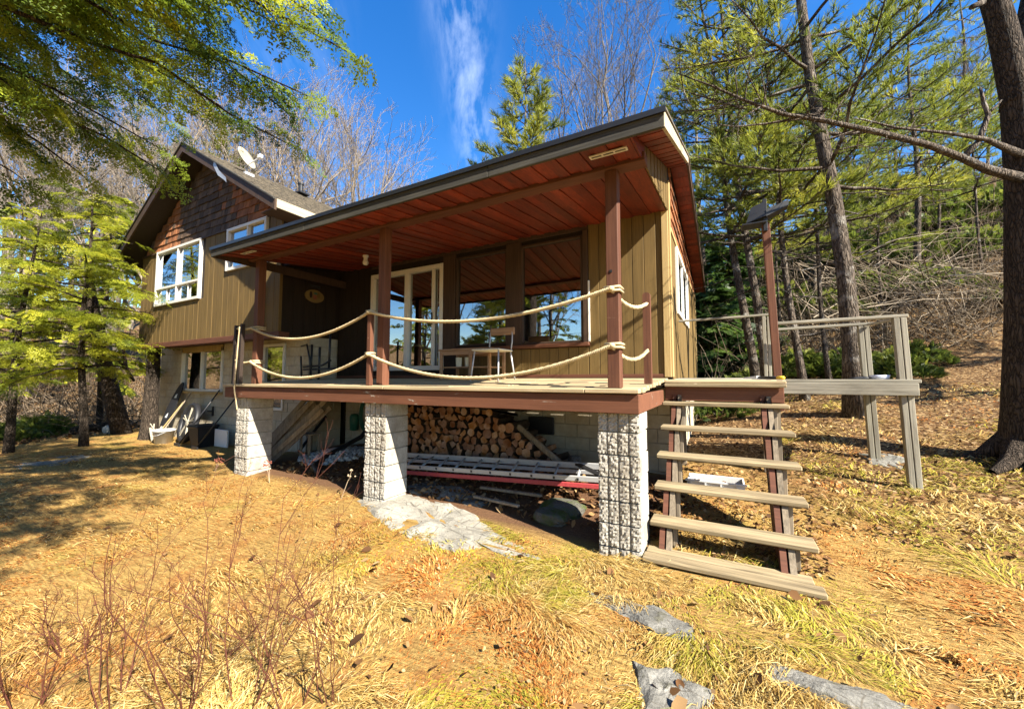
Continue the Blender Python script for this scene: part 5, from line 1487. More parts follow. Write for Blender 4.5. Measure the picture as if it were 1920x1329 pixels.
for i, (px, zc, k, s, lb) in enumerate([(1585, 10.2, 0, .85, 'juniper bush left of the thick pine trunk'), (1660, 9.6, 1, .9, 'juniper bush between the thick trunk and the side deck post'), (1715, 10.6, 2, .8, 'juniper bush right of the side deck railing'), (1310, 12.5, 1, 1.2, 'juniper bush in the shade at the back corner of the house'),
                                      (1690, 17.5, 2, 2.2, 'evergreen shrub high on the bank beside the crest'), (1600, 19, 0, 2.3, 'wide evergreen shrub on the bank behind the thick pine'), (1765, 19.5, 1, 2.0, 'evergreen shrub on the bank near the right edge'), (1840, 16.5, 0, 1.8, 'dark evergreen shrub beside the brush pile'), (1520, 21, 1, 2.4, 'evergreen shrub on the bank left of centre'), (1890, 13.0, 2, .8, 'small evergreen at the right end of the brush'), (85, 12.0, 1, .9, 'dark low evergreen at the far edge of the lawn'), (20, 10.6, 2, .6, 'small green shrub at the far left of the lawn'), (1400, 22, 2, 2.4, 'evergreen shrub on the bank above the twin pines'), (1560, 15.5, 1, 1.5, 'mid-sized evergreen shrub in the brush behind the thinnest stem'), (1640, 16, 0, 1.6, 'mid-sized evergreen shrub in the brush right of the thick trunk'), (1740, 15, 2, 1.5, 'dark evergreen shrub in the middle of the brush'), (1810, 20, 1, 2.2, 'wide evergreen shrub below the crest at the right'), (1470, 17, 2, 1.7, 'evergreen shrub on the slope behind the lamp post'), (1700, 24, 0, 2.8, 'evergreen thicket on the crest above the brush pile'), (1880, 19, 2, 2.0, 'evergreen shrub behind the big edge trunk')]):
    copy_at(bushes[k], on_ground(at(px, 700, zc)), i * 1.7, s, lb, 'evergreen shrubs')
CED = [(.014, .034, .010), (.034, .070, .016), (.070, .12, .022), (.15, .20, .03)]
for i, (px, zc, H, rb, lb) in enumerate([(1335, 13.0, 4.2, 1.2, 'young dark green cedar beyond the house corner'), (1375, 15.0, 5.2, 1.4, 'taller cedar behind the young one by the house corner'), (1318, 17.5, 6.5, 1.6, 'cedar standing farthest back beside the roof edge')]):
    tm, me = hemlock(81 + i, H, rb, .10, 46, CED, tr=.06, bias=.08); make_tree('cedar_tree', lb, 'tree', 'young cedars by the house corner', tm, 'bark_dark', me, loc=on_ground(at(px, 700, zc)))
def twig_mass(n, seed, sampler, L, rad, droop=0., up=.9):
    """many thin curved three-sided twigs in one mesh"""
    r = np.random.default_rng(seed); P0, D = sampler(r, n); n = len(P0); k = 4
    ln = r.uniform(*L, n); P = [P0]; d = D
    for j in range(k - 1):
        d = nrm(d + r.normal(0, .16, (n, 3)) + np.array([0, 0, droop])); P.append(P[-1] + d * (ln / (k - 1))[:, None])
    P = np.stack(P, 1); T = nrm(P[:, -1] - P[:, 0]); A = nrm(np.cross(T, r.normal(0, 1, (n, 3)))); B = np.cross(T, A)
    rd_ = (r.uniform(*rad, n)[:, None] * np.linspace(1, .25, k)[None, :])[..., None]
    V = np.stack([P + (A * math.cos(q) + B * math.sin(q))[:, None, :] * rd_ for q in (0, 2.09, 4.19)], 2)      # n,k,3,3
    base = (np.arange(n) * k * 3)[:, None]; F = []
    for j in range(k - 1):
        for s in range(3): F.append(base + np.array([j * 3 + s, j * 3 + (s + 1) % 3, (j + 1) * 3 + (s + 1) % 3, (j + 1) * 3 + s]))
    return V.reshape(-1, 3), np.concatenate(F, 0), np.repeat(r.random(n), k * 3)
def s_brush(r, n):
    zc = r.uniform(11.5, 25, n); px = r.uniform(1290, 1990, n); u = (px - 960) / FPX
    P = CAM + zc[:, None] * (FW * [1, 1, 0] + RT * u[:, None]); k = (P[:, 1] > 9); P = P[k]
    P[:, 2] = gz(P[:, 0], P[:, 1]) + r.random(len(P)) ** 2 * .9
    D = nrm(r.normal(0, .75, P.shape) + np.array([0, 0, .75])); return P, D
V, F, t_ = twig_mass(5200, 5, s_brush, (.8, 2.6), (.006, .017), -.05)
TW = lerp_pal([(.05, .037, .026), (.16, .12, .08), (.33, .26, .18)], t_)
o = link('brush_thicket', np_mesh('brush_thicket', V, F, 'dead_leaf', TW)); tag(o, 'tangle of leafless brush covering the bank behind the pines', 'brush', kind='stuff')
def s_lbrush(r, n):
    zc = r.uniform(12, 26, n); px = r.uniform(-60, 290, n); u = (px - 960) / FPX
    P = CAM + zc[:, None] * (FW * [1, 1, 0] + RT * u[:, None]); P[:, 2] = gz(P[:, 0], P[:, 1]) + r.random(n) * .5
    D = nrm(r.normal(0, .7, P.shape) + np.array([0, 0, .7])); return P, D
V, F, t_ = twig_mass(2000, 6, s_lbrush, (.8, 2.6), (.006, .016), -.04)
o = link('brush_thicket', np_mesh('brush_thicket', V, F, 'dead_leaf', lerp_pal([(.05, .035, .025), (.16, .12, .08), (.34, .26, .18)], t_))); tag(o, 'leafless undergrowth in the woods at the left', 'brush', kind='stuff')
# pile of fallen pale branches sweeping down to the right
c0 = at(1650, 500, 12.0)
def s_pile(r, n):
    P = np.array([at(a, b, z) for a, b, z in zip(r.uniform(1480, 1790, n), r.uniform(470, 610, n), r.uniform(10.5, 13.0, n))]); P[:, 2] = np.maximum(P[:, 2], gz(P[:, 0], P[:, 1]) + .2)
    D = nrm(np.array(RT)[None, :] * r.uniform(.4, 1.2, (n, 1)) + np.array([0, 0, 1]) * r.normal(-.15, .35, (n, 1)) + r.normal(0, .25, (n, 3))); return P, D
V, F, t_ = twig_mass(210, 7, s_pile, (1.5, 4.2), (.006, .018), -.10)
V[:, 2] = np.maximum(V[:, 2], gz(V[:, 0], V[:, 1]) + .03)
o = link('branch_pile', np_mesh('branch_pile', V, F, 'dead_leaf', lerp_pal([(.09, .065, .045), (.24, .19, .135), (.42, .35, .26)], t_))); tag(o, 'pile of fallen pale branches sweeping down the bank to the right', 'branches')
# fallen logs and a leaning dead trunk at the left edge of the woods
for i, (a, b, ra, lb) in enumerate([((-16.6, .6), (-19.8, 3.0), .13, 'fallen dark log lying in the woods left of the lawn'), ((-17.6, 2.6), (-15.2, 4.4), .10, 'thinner fallen log behind the log at the left')]):
    m = MB(); m.tube([(a[0], a[1], G(*a) + .12), ((a[0] + b[0]) / 2, (a[1] + b[1]) / 2, G((a[0] + b[0]) / 2, (a[1] + b[1]) / 2) + .2), (b[0], b[1], G(*b) + .15)], [ra, ra * .9, ra * .7], 9); o = m.build('fallen_log', 'bark_dark', None, True); tag(o, lb, 'log', 'fallen logs')
m = MB(); p0 = at(232, 800, 11.5); p0[2] = G(p0[0], p0[1]) - .1
m.tube([p0, at(205, 720, 11.4), at(185, 640, 11.2), at(172, 560, 11.0), at(165, 480, 10.9)], [.24, .19, .16, .12, .07], 10)
m.tube([at(252, 715, 11.3), at(236, 690, 11.2), at(232, 655, 11.2), at(245, 620, 11.2)], [.03, .05, .04, .02], 6); m.tube([at(236, 690, 11.2), at(215, 668, 11.2), at(190, 655, 11.2), at(150, 640, 11.2)], [.04, .035, .025, .01], 6)
dt = thing('dead_tree', 'dark leaning trunk with curved limbs just left of the log post', 'tree'); m.build('trunk', 'bark_dark', dt, True)
# ------------------------------------------------------------------ things around the house
ro = random.Random(21)
# ---- ropes strung along the porch
def rope_path(pts, sags, step=.018):
    P = []
    for (a, b), s in zip(zip(pts[:-1], pts[1:]), sags):
        a, b = np.array(a, float), np.array(b, float); n = max(4, int(np.linalg.norm(b - a) / step)); t = np.linspace(0, 1, n, endpoint=False)[:, None]
        q = a + (b - a) * t; q[:, 2] -= (4 * s * t * (1 - t))[:, 0]; P.append(q)
    return np.concatenate(P + [np.array([pts[-1]], float)])
def twisted(P, rad, pitch, strands=3, n=6):
    m = MB(); T = nrm(np.gradient(P, axis=0)); L = np.concatenate([[0], np.cumsum(np.linalg.norm(np.diff(P, axis=0), axis=1))])
    u = np.cross(T, [0, 0, 1.]); u = nrm(u); w = np.cross(u, T)
    for k in range(strands):
        a = 2 * math.pi * (L / pitch + k / strands); C = P + (u * np.cos(a)[:, None] + w * np.sin(a)[:, None]) * rad * .60
        m.tube(C, rad * .55, n, True)
    return m
YR = .145
top = [(-6.83, YR - .02, .98), (-6.42, YR, .965), (-3.46, YR - .09, .985), (-.27, YR, .965), (-.035, .745, .90)]
bot = [(-6.83, YR - .02, .42), (-6.42, YR, .385), (-3.46, YR - .09, .42), (-.27, YR, .415), (-.035, .745, .40)]
def rope(name, pts, sags, lb):
    t = thing(name, lb, 'rope', group='ropes along the porch'); twisted(rope_path(pts, sags), .0205, .075).build('strand', 'rope', t, True)
    for i, p in enumerate(pts[1:-1]):
        m = MB(); x0 = (POSTS[2], -3.505, POSTS[0])[i]; w = (.12, .06, .12)[i]; y0, y1 = ((.18, .30), (.07, .13), (.18, .30))[i]
        for j in range(2):
            z = p[2] + (j - .5) * .034; e = .012
            m.tube([(x0 - e, y0 - e, z), (x0 + w + e, y0 - e, z), (x0 + w + e, y1 + e, z), (x0 - e, y1 + e, z), (x0 - e, y0 - e, z)], .015, 7)
        m.lathe([(.004, -.028), (.03, -.016), (.034, .004), (.022, .022), (.004, .03)], (p[0], y0 - .02, p[2]), 10)
        m.build('knot', 'rope', t, True)
    return t
rope('rope_rail', top, [.02, .27, .215, .10], 'upper thick twisted rope looped between the porch posts')
rope('rope_rail', bot, [.03, .29, .31, .115], 'lower thick twisted rope looped between the porch posts')
m = twisted(rope_path([(-6.50, .0, .97), (-6.52, -.03, -.06), (-6.50, .02, -.42)], [0, 0]), .011, .05); o = m.build('hanging_rope', 'rope', None, True); tag(o, 'thin rope hanging straight down over the deck edge to the far pier', 'rope')
m = MB()
for i, s in enumerate(((0, 0), (.025, .01))):
    P = [(-6.86 + s[0] * 2, .09, z) for z in (.0, .4, .8)]
o = None
# ---- porch furniture
FZ = lambda y: dz_(y) + .008
tb = thing('side_table', 'low wooden table with a shelf under the porch window', 'table')
m = MB(); m.box((-3.42, 1.45, .545), (-2.42, 1.95, .575), .006); m.build('table_top', 'furniture_wood', tb)
m = MB(); m.box((-3.40, 1.465, .475), (-2.44, 1.485, .543), .004); m.box((-3.40, 1.915, .475), (-2.44, 1.935, .543), .004); m.build('apron', 'furniture_wood', tb)
for (x, y) in ((-3.40, 1.455), (-2.83, 1.455), (-2.48, 1.455), (-3.40, 1.90), (-2.48, 1.90)):
    m = MB(); m.box((x, y, FZ(y)), (x + .045, y + .045, .544), .004); m.build('leg', 'furniture_wood', tb)
m = MB(); m.box((-3.36, 1.50, .27), (-2.48, 1.90, .292), .004); m.build('shelf', 'furniture_wood', tb)
place(tb, (-2.9, 1.7, .09))
for (x, lb) in ((-3.12, 'left one of the two pale boxes on the table shelf'), (-2.94, 'right one of the two pale boxes on the table shelf')):
    m = MB(); m.lathe([(.035, 0), (.055, .002), (.062, .15), (.056, .15), (.05, .02)], (x, 1.6, .292), 4, None); o = m.build('storage_pot', 'cane_seat'); tag(o, lb, 'pot', 'pots on the shelf')
ch = thing('porch_chair', 'metal-legged chair with a pale seat and brown back rail under the window', 'chair')
cx, cy = -2.30, 1.32
m = MB(); m.box((cx - .24, cy - .21, .50), (cx + .22, cy + .21, .525), .01); m.build('seat', 'cane_seat', ch)
m = MB(); m.box((cx - .20, cy + .235, .76), (cx + .23, cy + .262, .875), .012); m.build('back_rail', 'furniture_wood', ch)
for sx_ in (-1, 1):
    m = MB(); m.tube([(cx + sx_ * .19, cy + .20, .50), (cx + sx_ * .195, cy + .23, .66), (cx + sx_ * .19, cy + .25, .86)], .011, 8); m.build('back_stile', 'aluminium', ch, True)
    m = MB(); m.tube([(cx + sx_ * .20, cy - .18, .50), (cx + sx_ * .23, cy - .24, FZ(cy - .24))], .012, 8); m.build('leg', 'aluminium', ch, True)
    m = MB(); m.tube([(cx + sx_ * .19, cy + .19, .50), (cx + sx_ * .22, cy + .27, FZ(cy + .27))], .012, 8); m.build('leg', 'aluminium', ch, True)
place(ch, (cx, cy, .07))
# oval plaque on the return wall
m = MB(); n = 28
def oval(mb, ry, rz, x0, x1, cy=1.60, cz=1.83):
    o_ = len(mb.v)
    for x in (x0, x1):
        for k in range(n): a = 2 * math.pi * k / n; mb.v.append((x, cy + ry * math.cos(a), cz + rz * math.sin(a)))
    mb.f.append(tuple(range(o_ + n, o_ + 2 * n))); mb.f.append(tuple(range(o_ + n - 1, o_ - 1, -1)))
    for k in range(n): mb.f.append((o_ + k, o_ + (k + 1) % n, o_ + n + (k + 1) % n, o_ + n + k))
pq = thing('oval_plaque', 'oval painted plaque on the dark wall under the porch roof', 'plaque')
oval(m, .215, .135, -6.875, -6.855); m.build('board', 'plaque_paint' if 'plaque_paint' in MATS else 'corner_board', pq)
for (dy, dz, w, h, mt) in ((-.09, .02, .03, .07, 'siding_dark'), (.0, -.02, .045, .05, 'leaf_red'), (.08, .03, .035, .06, 'siding'), (.02, .06, .05, .02, 'green_hose')):
    m = MB(); oval(m, w, h, -6.856, -6.850, 1.60 + dy, 1.83 + dz); m.build('painted_leaf', mt, pq)
m = MB(); m.box((-6.875, 1.50, 2.01), (-6.85, 1.72, 2.06), .006); m.build('hanger', 'black_metal', pq)
# black bracket on the gable wall corner
bk = thing('wall_bracket', 'black curved metal bracket on the gable wall beside the porch post', 'bracket')
m = MB(); m.box((-7.47, .86, 1.15), (-7.42, .898, 1.98), .005); m.build('back_plate', 'black_metal', bk)
m = MB(); m.tube([(-7.44, .86, 1.90), (-7.35, .78, 2.0), (-7.2, .68, 2.0), (-7.06, .6, 1.90)], .02, 8); m.tube([(-7.44, .86, 1.55), (-7.3, .76, 1.68), (-7.1, .62, 1.86)], .02, 8); m.tube([(-7.44, .86, 1.3), (-7.41, .80, 1.1), (-7.5, .80, .98)], .016, 8); m.build('arm', 'black_metal', bk, True)
# black metal frame standing on the far end of the deck
gf = thing('metal_frame', 'black metal lounger frame standing at the far end of the deck', 'frame')
for (x, y, z0, z1) in ((-6.55, 1.35, .08, .78), (-6.30, 1.35, .08, .72), (-6.0, 1.35, .3, .95)):
    m = MB(); m.tube([(x, y, z0), (x + .02, y, z1)], .022, 8); m.build('upright', 'black_metal', gf, True)
m = MB(); m.tube([(-6.78, 1.35, .33), (-6.2, 1.35, .36), (-5.95, 1.35, .45)], .02, 8); m.tube([(-6.78, 1.35, .28), (-5.5, 1.35, .30)], .018, 8); m.build('bar', 'black_metal', gf, True)
m = MB(); m.tube([(-6.8, 1.3, .75), (-6.62, 1.3, .78), (-6.52, 1.3, .5), (-6.45, 1.3, .09)], .018, 8); m.tube([(-6.8, 1.3, .55), (-6.75, 1.3, .09)], .018, 8); m.build('arm_rest', 'black_metal', gf, True)
# ---- satellite dish on the gable roof
sdsh = thing('satellite_dish', 'white satellite dish on the gable roof', 'dish')
c = Vector((-8.95, 1.22, 5.22)); ax = Vector((.85, .35, .40)).normalized(); q = Vector((0, 0, 1)).rotation_difference(ax).to_matrix().to_4x4()
m = MB(); m.lathe([(.0, -.07), (.10, -.06), (.20, -.035), (.255, .01), (.26, .015), (.20, -.02), (.10, -.045), (.0, -.055)], tuple(c), 26, q, False); m.build('reflector', 'mortar', sdsh, True)
e = c + ax * .36 - Vector((0, 0, .14)); m = MB(); m.tube([tuple(c - ax * .06 - Vector((0, 0, .18))), tuple(e)], .014, 8); m.build('feed_arm', 'aluminium', sdsh)
m = MB(); m.box((e.x - .05, e.y - .04, e.z - .03), (e.x + .06, e.y + .04, e.z + .06), .01); m.build('receiver', 'white_plastic', sdsh)
m = MB(); m.tube([(-8.98, 1.25, 4.82), (-8.98, 1.25, 5.05), tuple(c - ax * .05)], .022, 8); m.box((-9.08, 1.15, 4.80), (-8.86, 1.35, 4.86)); m.build('mast', 'aluminium', sdsh)
place(sdsh, (-8.98, 1.25, 4.83))

# ---- firewood
t = NT('log_end', .85, .15); v = t.coord((1, 1, 1), rand=True); n_ = t.noise(v, 26, 4, .6); n2_ = t.noise(v, 5, 3)
t.color(t.hsv(t.mix(t.remap(n2_, .35, .65), (.36, .165, .055), (.21, .085, .03)), t.math('ADD', t.math('MULTIPLY', t.rand(), .02), .49), t.remap(n2_, .3, .7, .55, 1.1), t.math('MULTIPLY', t.remap(n_, .3, .7, .75, 1.15), t.math('ADD', t.math('MULTIPLY', t.rand(), .6), .6)))); t.bump(n_, .5, .006)
bark('log_bark', (.055, .038, .026), (.17, .125, .085), 3.)
def log_template(k):
    r = random.Random(300 + k); kind = k % 4; pts = []
    if kind == 0: pts = [(math.cos(a) * (1 + r.uniform(-.1, .1)), math.sin(a) * (1 + r.uniform(-.1, .1))) for a in np.linspace(0, 2 * math.pi, 11)[:-1]]
    elif kind == 1: pts = [(0, -.1)] + [(1.45 * math.cos(a) * (1 + r.uniform(-.06, .06)), 1.45 * math.sin(a)) for a in np.linspace(R(20), R(110), 6)]; pts = [(x - .5, y - .6) for x, y in pts]
    elif kind == 2: pts = [(1.15 * math.cos(a), 1.15 * math.sin(a) * (1 + r.uniform(-.08, .08)) - .4) for a in np.linspace(0, math.pi, 8)]
    else: pts = [(-.9, -.6), (.75, -.8), (1., .35), (.1, .95), (-.8, .55)]
    s = .066; pts = [(x * s * r.uniform(.95, 1.05), y * s) for x, y in pts]
    m = MB(); m.prism(pts, 'y', 0, .55); me = m.mesh('firewood_log', 'log_end'); me.materials.append(MATS['log_bark'])
    for p in me.polygons:
        if p.index > 1: p.material_index = 1 if kind in (0, 2) or p.index % 3 else 0
    return me
LOGS = [log_template(k) for k in range(12)]
z = -1.17; row = 0
while z < -.34:
    f = max(0., (z + 1.2) / .85); x1 = -1.36 - max(0, f - .12) * 1.35; x = -4.35 + (row % 2) * .066 + ro.uniform(-.02, .02)
    while x < x1:
        me = LOGS[ro.randrange(12)]; o = link('firewood_log', me); s = ro.uniform(.82, 1.18)
        o.location = (x + ro.uniform(-.012, .012), 1.52 + ro.uniform(-.07, .05), z + ro.uniform(-.012, .012)); o.rotation_euler = (ro.gauss(0, .04), ro.uniform(0, 6.28), ro.gauss(0, .05)); o.scale = (s, 1, s)
        tag(o, 'split firewood log in the stack under the deck', 'firewood', 'firewood stacked under the deck'); x += .132 * ro.uniform(.9, 1.1)
    z += .108; row += 1
m = MB(); m.bar((-2.05, 1.62, -.60), (-1.22, 1.50, -1.13), .07, .085, .02); o = m.build('leaning_timber', 'plank_old'); tag(o, 'thick timber leaning down off the right end of the firewood', 'timber')
m = MB(); m.box((-2.75, 1.55, -.385), (-1.95, 1.9, -.37)); m.add([(-3.1, 1.55, -.31), (-2.1, 1.45, -.42), (-1.98, 1.5, -.445), (-2.05, 1.62, -.42), (-3.1, 1.75, -.30)], [(0, 1, 2, 3, 4)]); o = m.build('black_sheet', 'black_plastic'); tag(o, 'black plastic sheet lying on top of the firewood', 'sheet')
m = MB(); m.box((-2.2, 2.28, -.80), (-1.75, 2.33, -.52), .01); o = m.build('dark_panel', 'black_plastic'); tag(o, 'dark square panel leaning on the wall behind the firewood', 'panel')
# ---- extension ladder
ld = thing('ladder', 'aluminium extension ladder with a red lower rail lying in front of the firewood', 'ladder')
def ladder_rail(y, zl, zr, mat, h, nm, x0=-4.3, x1=-.45, dx=0):
    m = MB(); f = lambda x: zl + (zr - zl) * (x - x0) / (x1 - x0)
    m.bar((x0, y, f(x0)), (x1, y, f(x1)), .030, h, .005); return m.build(nm, mat, ld)
ladder_rail(1.32, -1.165, -.985, 'aluminium', .075, 'side_rail'); ladder_rail(.90, -1.235, -1.045, 'aluminium', .06, 'side_rail', -4.0)
ladder_rail(.90, -1.300, -1.112, 'red_plastic', .055, 'base_rail', -3.6, -.3); ladder_rail(1.30, -1.235, -1.06, 'aluminium', .05, 'base_rail', -4.1)
for i in range(12):
    x = -4.0 + i * .30; f = (x + 4.3) / 3.85
    m = MB(); m.tube([(x + .02, 1.305, -1.165 + .18 * f), (x + .12, .915, -1.235 + .19 * f + .002)], .016, 8); m.build('rung', 'aluminium', ld, True)
    m = MB(); m.box((x + .115, .878, -1.25 + .19 * f), (x + .14, .884, -1.222 + .19 * f)); m.build('rivet', 'black_metal', ld)
m = MB(); m.bar((-1.0, 1.26, -.985), (-.62, .98, -1.02), .08, .02); m.build('ladder_foot', 'black_metal', ld)
place(ld, (-2.4, 1.1, -1.35))
# planks and sticks lying behind the ladder
for i, (a, b, lb) in enumerate([((-2.15, .62, -1.38), (-1.45, .50, -1.36), 'pale stick lying on the ground below the ladder'), ((-2.2, .85, -1.33), (-1.3, .80, -1.30), 'weathered board lying on the ground under the ladder')]):
    m = MB(); m.bar(a, b, .05, .03, .006); o = m.build('loose_board', 'plank_old'); tag(o, lb, 'board')
# ---- planks leaning under the far end of the deck
for i in range(9):
    x = -6.95 + i * .085; y0 = .60 + ro.uniform(-.08, .1)
    m = MB(); m.bar((x - .35 + ro.uniform(-.06, .06), y0, G(x, y0) - .02), (x + .52 + ro.uniform(-.05, .08), y0 + .55, -.24 + ro.uniform(-.22, .0)), .028, .085, .004, ro.uniform(-.3, .3)); o = m.build('leaning_plank', 'plank_old')
    tag(o, 'weathered grey plank leaning in the bundle under the far end of the deck', 'plank', 'planks leaning under the deck')
st = thing('stool', 'small stool standing in the dark behind the leaning planks', 'stool')
m = MB(); m.box((-6.55, 1.15, -.98), (-6.25, 1.42, -.95), .006); m.build('seat', 'plank_old', st)
for (x, y) in ((-6.52, 1.18), (-6.28, 1.18), (-6.52, 1.39), (-6.28, 1.39)):
    m = MB(); m.box((x - .018, y - .018, G(x, y) - .02), (x + .018, y + .018, -.98)); m.build('leg', 'plank_old', st)
# hose coil on the foundation wall, pipe, down pipe
m = MB()
for k in range(3):
    m.tube([(-6.05 + (.15 + .012 * k) * math.cos(a), 2.33 - .02 * k, -.68 + (.30 + .012 * k) * math.sin(a)) for a in np.linspace(0, 2 * math.pi, 25)], .017, 7)
o = m.build('garden_hose', 'green_hose', None, True); tag(o, 'dark green garden hose coiled on the foundation wall', 'hose')
m = MB(); m.lathe([(.02, 0), (.09, .02), (.10, .30), (.07, .36), (.01, .37)], (-6.36, 2.27, -1.02), 12); o = m.build('watering_can', 'green_hose', None, True); tag(o, 'green plastic container hanging beside the coiled hose', 'container')
m = MB(); m.tube([(-5.72, 2.22, -.75), (-5.70, 1.9, -1.05), (-5.75, 1.2, -1.30), (-5.5, .75, -1.38), (-5.1, .55, -1.40)], .045, 9); o = m.build('drain_pipe', 'black_plastic', None, True); tag(o, 'black corrugated drain pipe running down from the foundation wall', 'pipe')
m = MB(); m.tube([(-6.93, 2.0, -.72), (-6.93, 1.75, -.98), (-6.9, 1.55, -1.18), (-6.6, 1.2, -1.30)], .03, 8); o = m.build('downspout', 'black_plastic', None, True); tag(o, 'black downspout slanting along the basement side wall', 'pipe')
# pale gravel heap
r = np.random.default_rng(12); Vs, Fs = [], []; cube = np.array([(x, y, z) for z in (-1, 1) for y in (-1, 1) for x in (-1, 1)], float); CF = np.array([(0, 2, 3, 1), (4, 5, 7, 6), (0, 1, 5, 4), (2, 6, 7, 3), (0, 4, 6, 2), (1, 3, 7, 5)])
for i in range(620):
    a, q = r.uniform(0, 6.28), math.sqrt(r.random()); x, y = -5.85 + .75 * q * math.cos(a), 1.45 + .55 * q * math.sin(a); s = r.uniform(.014, .034); M_, _ = np.linalg.qr(r.normal(0, 1, (3, 3)))
    Vs.append((cube * r.uniform(.6, 1.1, 3) * s * r.uniform(.8, 1.1, (8, 1))) @ M_ + [x, y, G(x, y) + .09 * (1 - q) + s * .3]); Fs.append(CF + 8 * i)
o = link('gravel', np_mesh('gravel', np.concatenate(Vs), np.concatenate(Fs), 'gravel_white')); tag(o, 'pale gravel heaped against the foundation under the deck', 'gravel', kind='stuff')
# ---- things leaning on the basement wall
wh = thing('wheel', 'big black wheel with bright spokes leaning on the basement wall', 'wheel')
Mw = Matrix.Translation((-11.15, 1.25, -1.0)) @ Matrix.Rotation(R(-6), 4, 'Z') @ Matrix.Rotation(R(90 - 14), 4, 'X')
m = MB(); Rw = .50
for (rr_, hh) in ((.0, 0),):
    prof = [(Rw - .10, -.05), (Rw - .03, -.065), (Rw, -.03), (Rw, .03), (Rw - .03, .065), (Rw - .10, .05), (Rw - .115, 0), (Rw - .10, -.05)]
m.lathe(prof, (0, 0, 0), 32, Mw, False); m.build('tyre', 'black_plastic', wh, True)
m = MB(); m.lathe([(0, -.012), (Rw - .1, -.012), (Rw - .1, .012), (0, .012)], (0, 0, 0), 32, Mw, False); m.build('disc', 'black_metal', wh)
m = MB()
for k in range(5):
    a = k * 2 * math.pi / 5 + .3
    for d in (-.10, .10):
        p = [Mw @ Vector((.06 * math.cos(a), .06 * math.sin(a), .03)), Mw @ Vector(((Rw - .10) * math.cos(a + d), (Rw - .10) * math.sin(a + d), .03))]; m.bar(tuple(p[0]), tuple(p[1]),   .022, .02, .003)
m.lathe([(.0, .02), (.07, .02), (.07, .05), (0, .06)], (0, 0, 0), 16, Mw, False); m.build('spokes', 'mortar', wh)
place(wh, (-11.15, 1.15, -1.5))
bd = thing('board', 'black wakeboard with white marks leaning on the left end of the basement wall', 'board')
Mb = Matrix.Translation((-12.42, 1.36, -.66)) @ Matrix.Rotation(R(14), 4, 'Y') @ Matrix.Rotation(R(-14), 4, 'X')
m = MB(); pts = [(.17 * math.cos(a) * (1 if abs(math.sin(a)) < .8 else .95), .70 * math.sin(a)) for a in np.linspace(0, 2 * math.pi, 29)[:-1]]
mm = MB(); mm.prism(pts, 'y', -.015, .015); mm.v = [tuple(Mb @ Vector(p)) for p in mm.v]; mm.build('deck_panel', 'black_plastic', bd)
for (z0, w) in ((.30, .05), (-.25, .04)):
    mm = MB(); mm.prism([(-w, z0 - .06), (w, z0 - .04), (w * .4, z0 + .08), (-w * .7, z0 + .02)], 'y', -.021, -.016); mm.v = [tuple(Mb @ Vector(p)) for p in mm.v]; mm.build('white_mark', 'white_plastic', bd)
for i, (x, lb, mt) in enumerate(((-12.02, 'pale paddle shaft leaning beside the black wakeboard', 'corner_board'), (-11.84, 'second pale board leaning right of the wakeboard', 'plank_old'))):
    m = MB(); m.bar((x - .28, .95, G(x, .95)), (x + .12, 1.52, -.35 + .12 * i), .05, .025, .004); o = m.build('leaning_board', mt); tag(o, lb, 'board')
bk_ = thing('bucket', 'white plastic bucket at the foot of the leaning boards', 'bucket'); bz = G(-11.75, .98)
m = MB(); m.lathe([(.0, .01), (.17, .0), (.215, .30), (.235, .30), (.235, .335), (.205, .335), (.165, .03), (0, .03)], (-11.75, .98, bz), 22); m.build('pail', 'white_plastic', bk_, True)
m = MB(); m.tube([(-11.98, .98, bz + .31), (-11.90, .80, bz + .22), (-11.75, .73, bz + .19), (-11.60, .80, bz + .22), (-11.52, .98, bz + .31)], .006, 6); m.build('handle', 'aluminium', bk_)
place(bk_, (-11.75, .98, bz))
m = MB()
for k in range(14): m.tube([(-12.5 + ro.uniform(-.15, .15), 1.1 + ro.uniform(-.12, .12), G(-12.5, 1.1) + .0), (-12.5 + ro.uniform(-.2, .2), 1.15 + ro.uniform(-.15, .15), G(-12.5, 1.1) + ro.uniform(.2, .5))], ro.uniform(.012, .03), 6)
o = m.build('plastic_bundle', 'mortar', None, True); tag(o, 'crumpled bundle of grey plastic beside the log post', 'bundle')
bn = thing('bin', 'black plastic bin with a lid standing by the basement wall', 'bin'); gz_ = G(-10.3, 1.2)
m = MB(); m.add([(-10.50, 1.05, gz_), (-10.16, 1.05, gz_), (-10.16, 1.38, gz_), (-10.50, 1.38, gz_), (-10.56, 1.0, gz_ + .46), (-10.10, 1.0, gz_ + .46), (-10.10, 1.42, gz_ + .46), (-10.56, 1.42, gz_ + .46)], [(0, 3, 2, 1), (4, 5, 6, 7), (0, 1, 5, 4), (1, 2, 6, 5), (2, 3, 7, 6), (3, 0, 4, 7)]); m.build('body', 'black_plastic', bn)
m = MB(); m.box((-10.59, .97, gz_ + .462), (-10.07, 1.45, gz_ + .53), .02); m.build('lid', 'black_plastic', bn); place(bn, (-10.33, 1.2, gz_))
m = MB(); m.box((-10.0, 1.30, G(-9.7, 1.3)), (-9.45, 1.34, G(-9.7, 1.3) + .40), .006); o = m.build('white_panel', 'white_plastic'); tag(o, 'low white panel standing right of the black bin', 'panel')
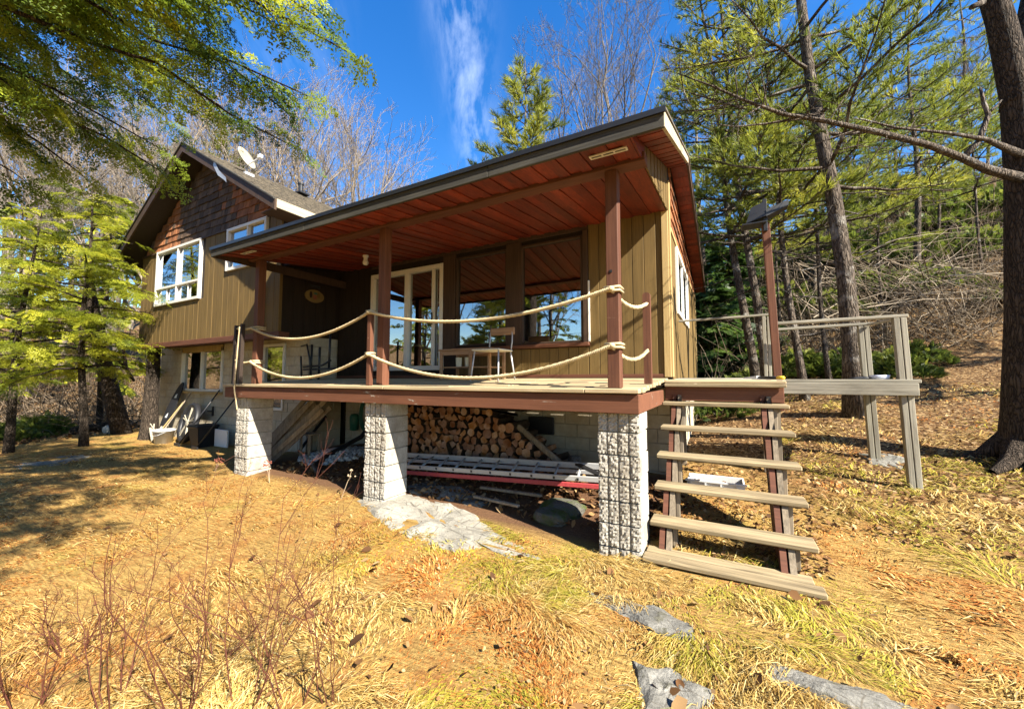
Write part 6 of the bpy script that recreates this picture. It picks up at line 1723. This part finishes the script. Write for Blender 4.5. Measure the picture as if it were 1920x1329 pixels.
for i, (xa, xb, lb) in enumerate(((-10.85, -10.35, 'long-handled tool leaning against the basement window sill'), (-9.98, -9.6, 'second long-handled tool leaning behind the black bin'))):
    t_ = thing('garden_tool', lb, 'tool', group='tools leaning on the wall'); m = MB(); m.tube([(xa, .95, G(xa, .95) + .05), (xb, 1.53, -.18 if i == 0 else -.35)], .016, 7); m.build('handle', 'black_metal', t_, True)
    m = MB(); m.box((xa - .14, .90, G(xa, .9) - .01), (xa + .12, .93, G(xa, .9) + .07), .005); m.build('head', 'black_metal', t_)
m = MB(); m.box((-10.98, 1.55, -.74), (-10.70, 1.578, -.71)); m.box((-10.74, 1.55, -.84), (-10.695, 1.578, -.60)); o = m.build('wall_hook', 'black_metal'); tag(o, 'black hook bracket on the basement wall right of the wheel', 'hook')
# ---- small things on the landing and side deck
axe = thing('axe', 'axe with a yellow-tipped black handle lying on the landing edge', 'axe')
lz = LZ + .03
m = MB(); m.tube([(1.05, 2.10, lz + .01), (1.21, 1.86, lz + .005)], .017, 8); m.build('handle', 'black_plastic', axe, True)
m = MB(); m.tube([(1.21, 1.86, lz + .005), (1.262, 1.785, lz + .004)], .019, 8); m.build('grip', 'yellow_plastic', axe, True)
m = MB(); m.add([(1.02, 2.08, lz - .005), (1.06, 2.13, lz - .005), (.95, 2.22, lz - .005), (.88, 2.12, lz - .005), (1.02, 2.08, lz + .03), (1.06, 2.13, lz + .03), (.95, 2.22, lz + .008), (.88, 2.12, lz + .008)], [(0, 1, 2, 3), (7, 6, 5, 4), (0, 4, 5, 1), (1, 5, 6, 2), (2, 6, 7, 3), (3, 7, 4, 0)]); m.build('blade', 'aluminium', axe)
m = MB(); m.lathe([(.0, .005), (.085, .0), (.10, .052), (.092, .052), (.075, .012), (0, .012)], (2.36, 2.84, .092), 24); o = m.build('bowl', 'blue_white', None, True); tag(o, 'pale blue bowl on the grey side deck', 'bowl')
m = MB(); m.tube([(2.26, 2.80, .10), (2.20, 2.84, .105), (2.12, 2.79, .10), (2.06, 2.82, .10)], [.02, .028, .02, .012], 7); o = m.build('leash', 'black_plastic', None, True); tag(o, 'small dark strap lying beside the pale blue bowl', 'strap')
# white crate and bits below the landing
cr = thing('crate', 'white plastic tray lying under the steps', 'crate'); y0 = 1.9; z0 = G(.5, 2.0)
for (a, b) in (((.22, y0, z0), (.85, y0 + .02, z0 + .13)), ((.22, y0 + .36, z0), (.85, y0 + .38, z0 + .13)), ((.22, y0 + .02, z0), (.24, y0 + .36, z0 + .13)), ((.83, y0 + .02, z0), (.85, y0 + .36, z0 + .13)), ((.24, y0 + .02, z0 + .005), (.83, y0 + .36, z0 + .02))):
    m = MB(); m.box(a, b, .004); m.build('side', 'white_plastic', cr)
m = MB(); m.box((.20, y0 - .02, z0 + .115), (.87, y0 - .002, z0 + .14), .004)
for k in range(4): m.box((.25 + .17 * k, y0 - .018, z0 + .0), (.27 + .17 * k, y0 - .002, z0 + .114))
m.build('rib', 'white_plastic', cr); place(cr, (.53, 2.08, z0))
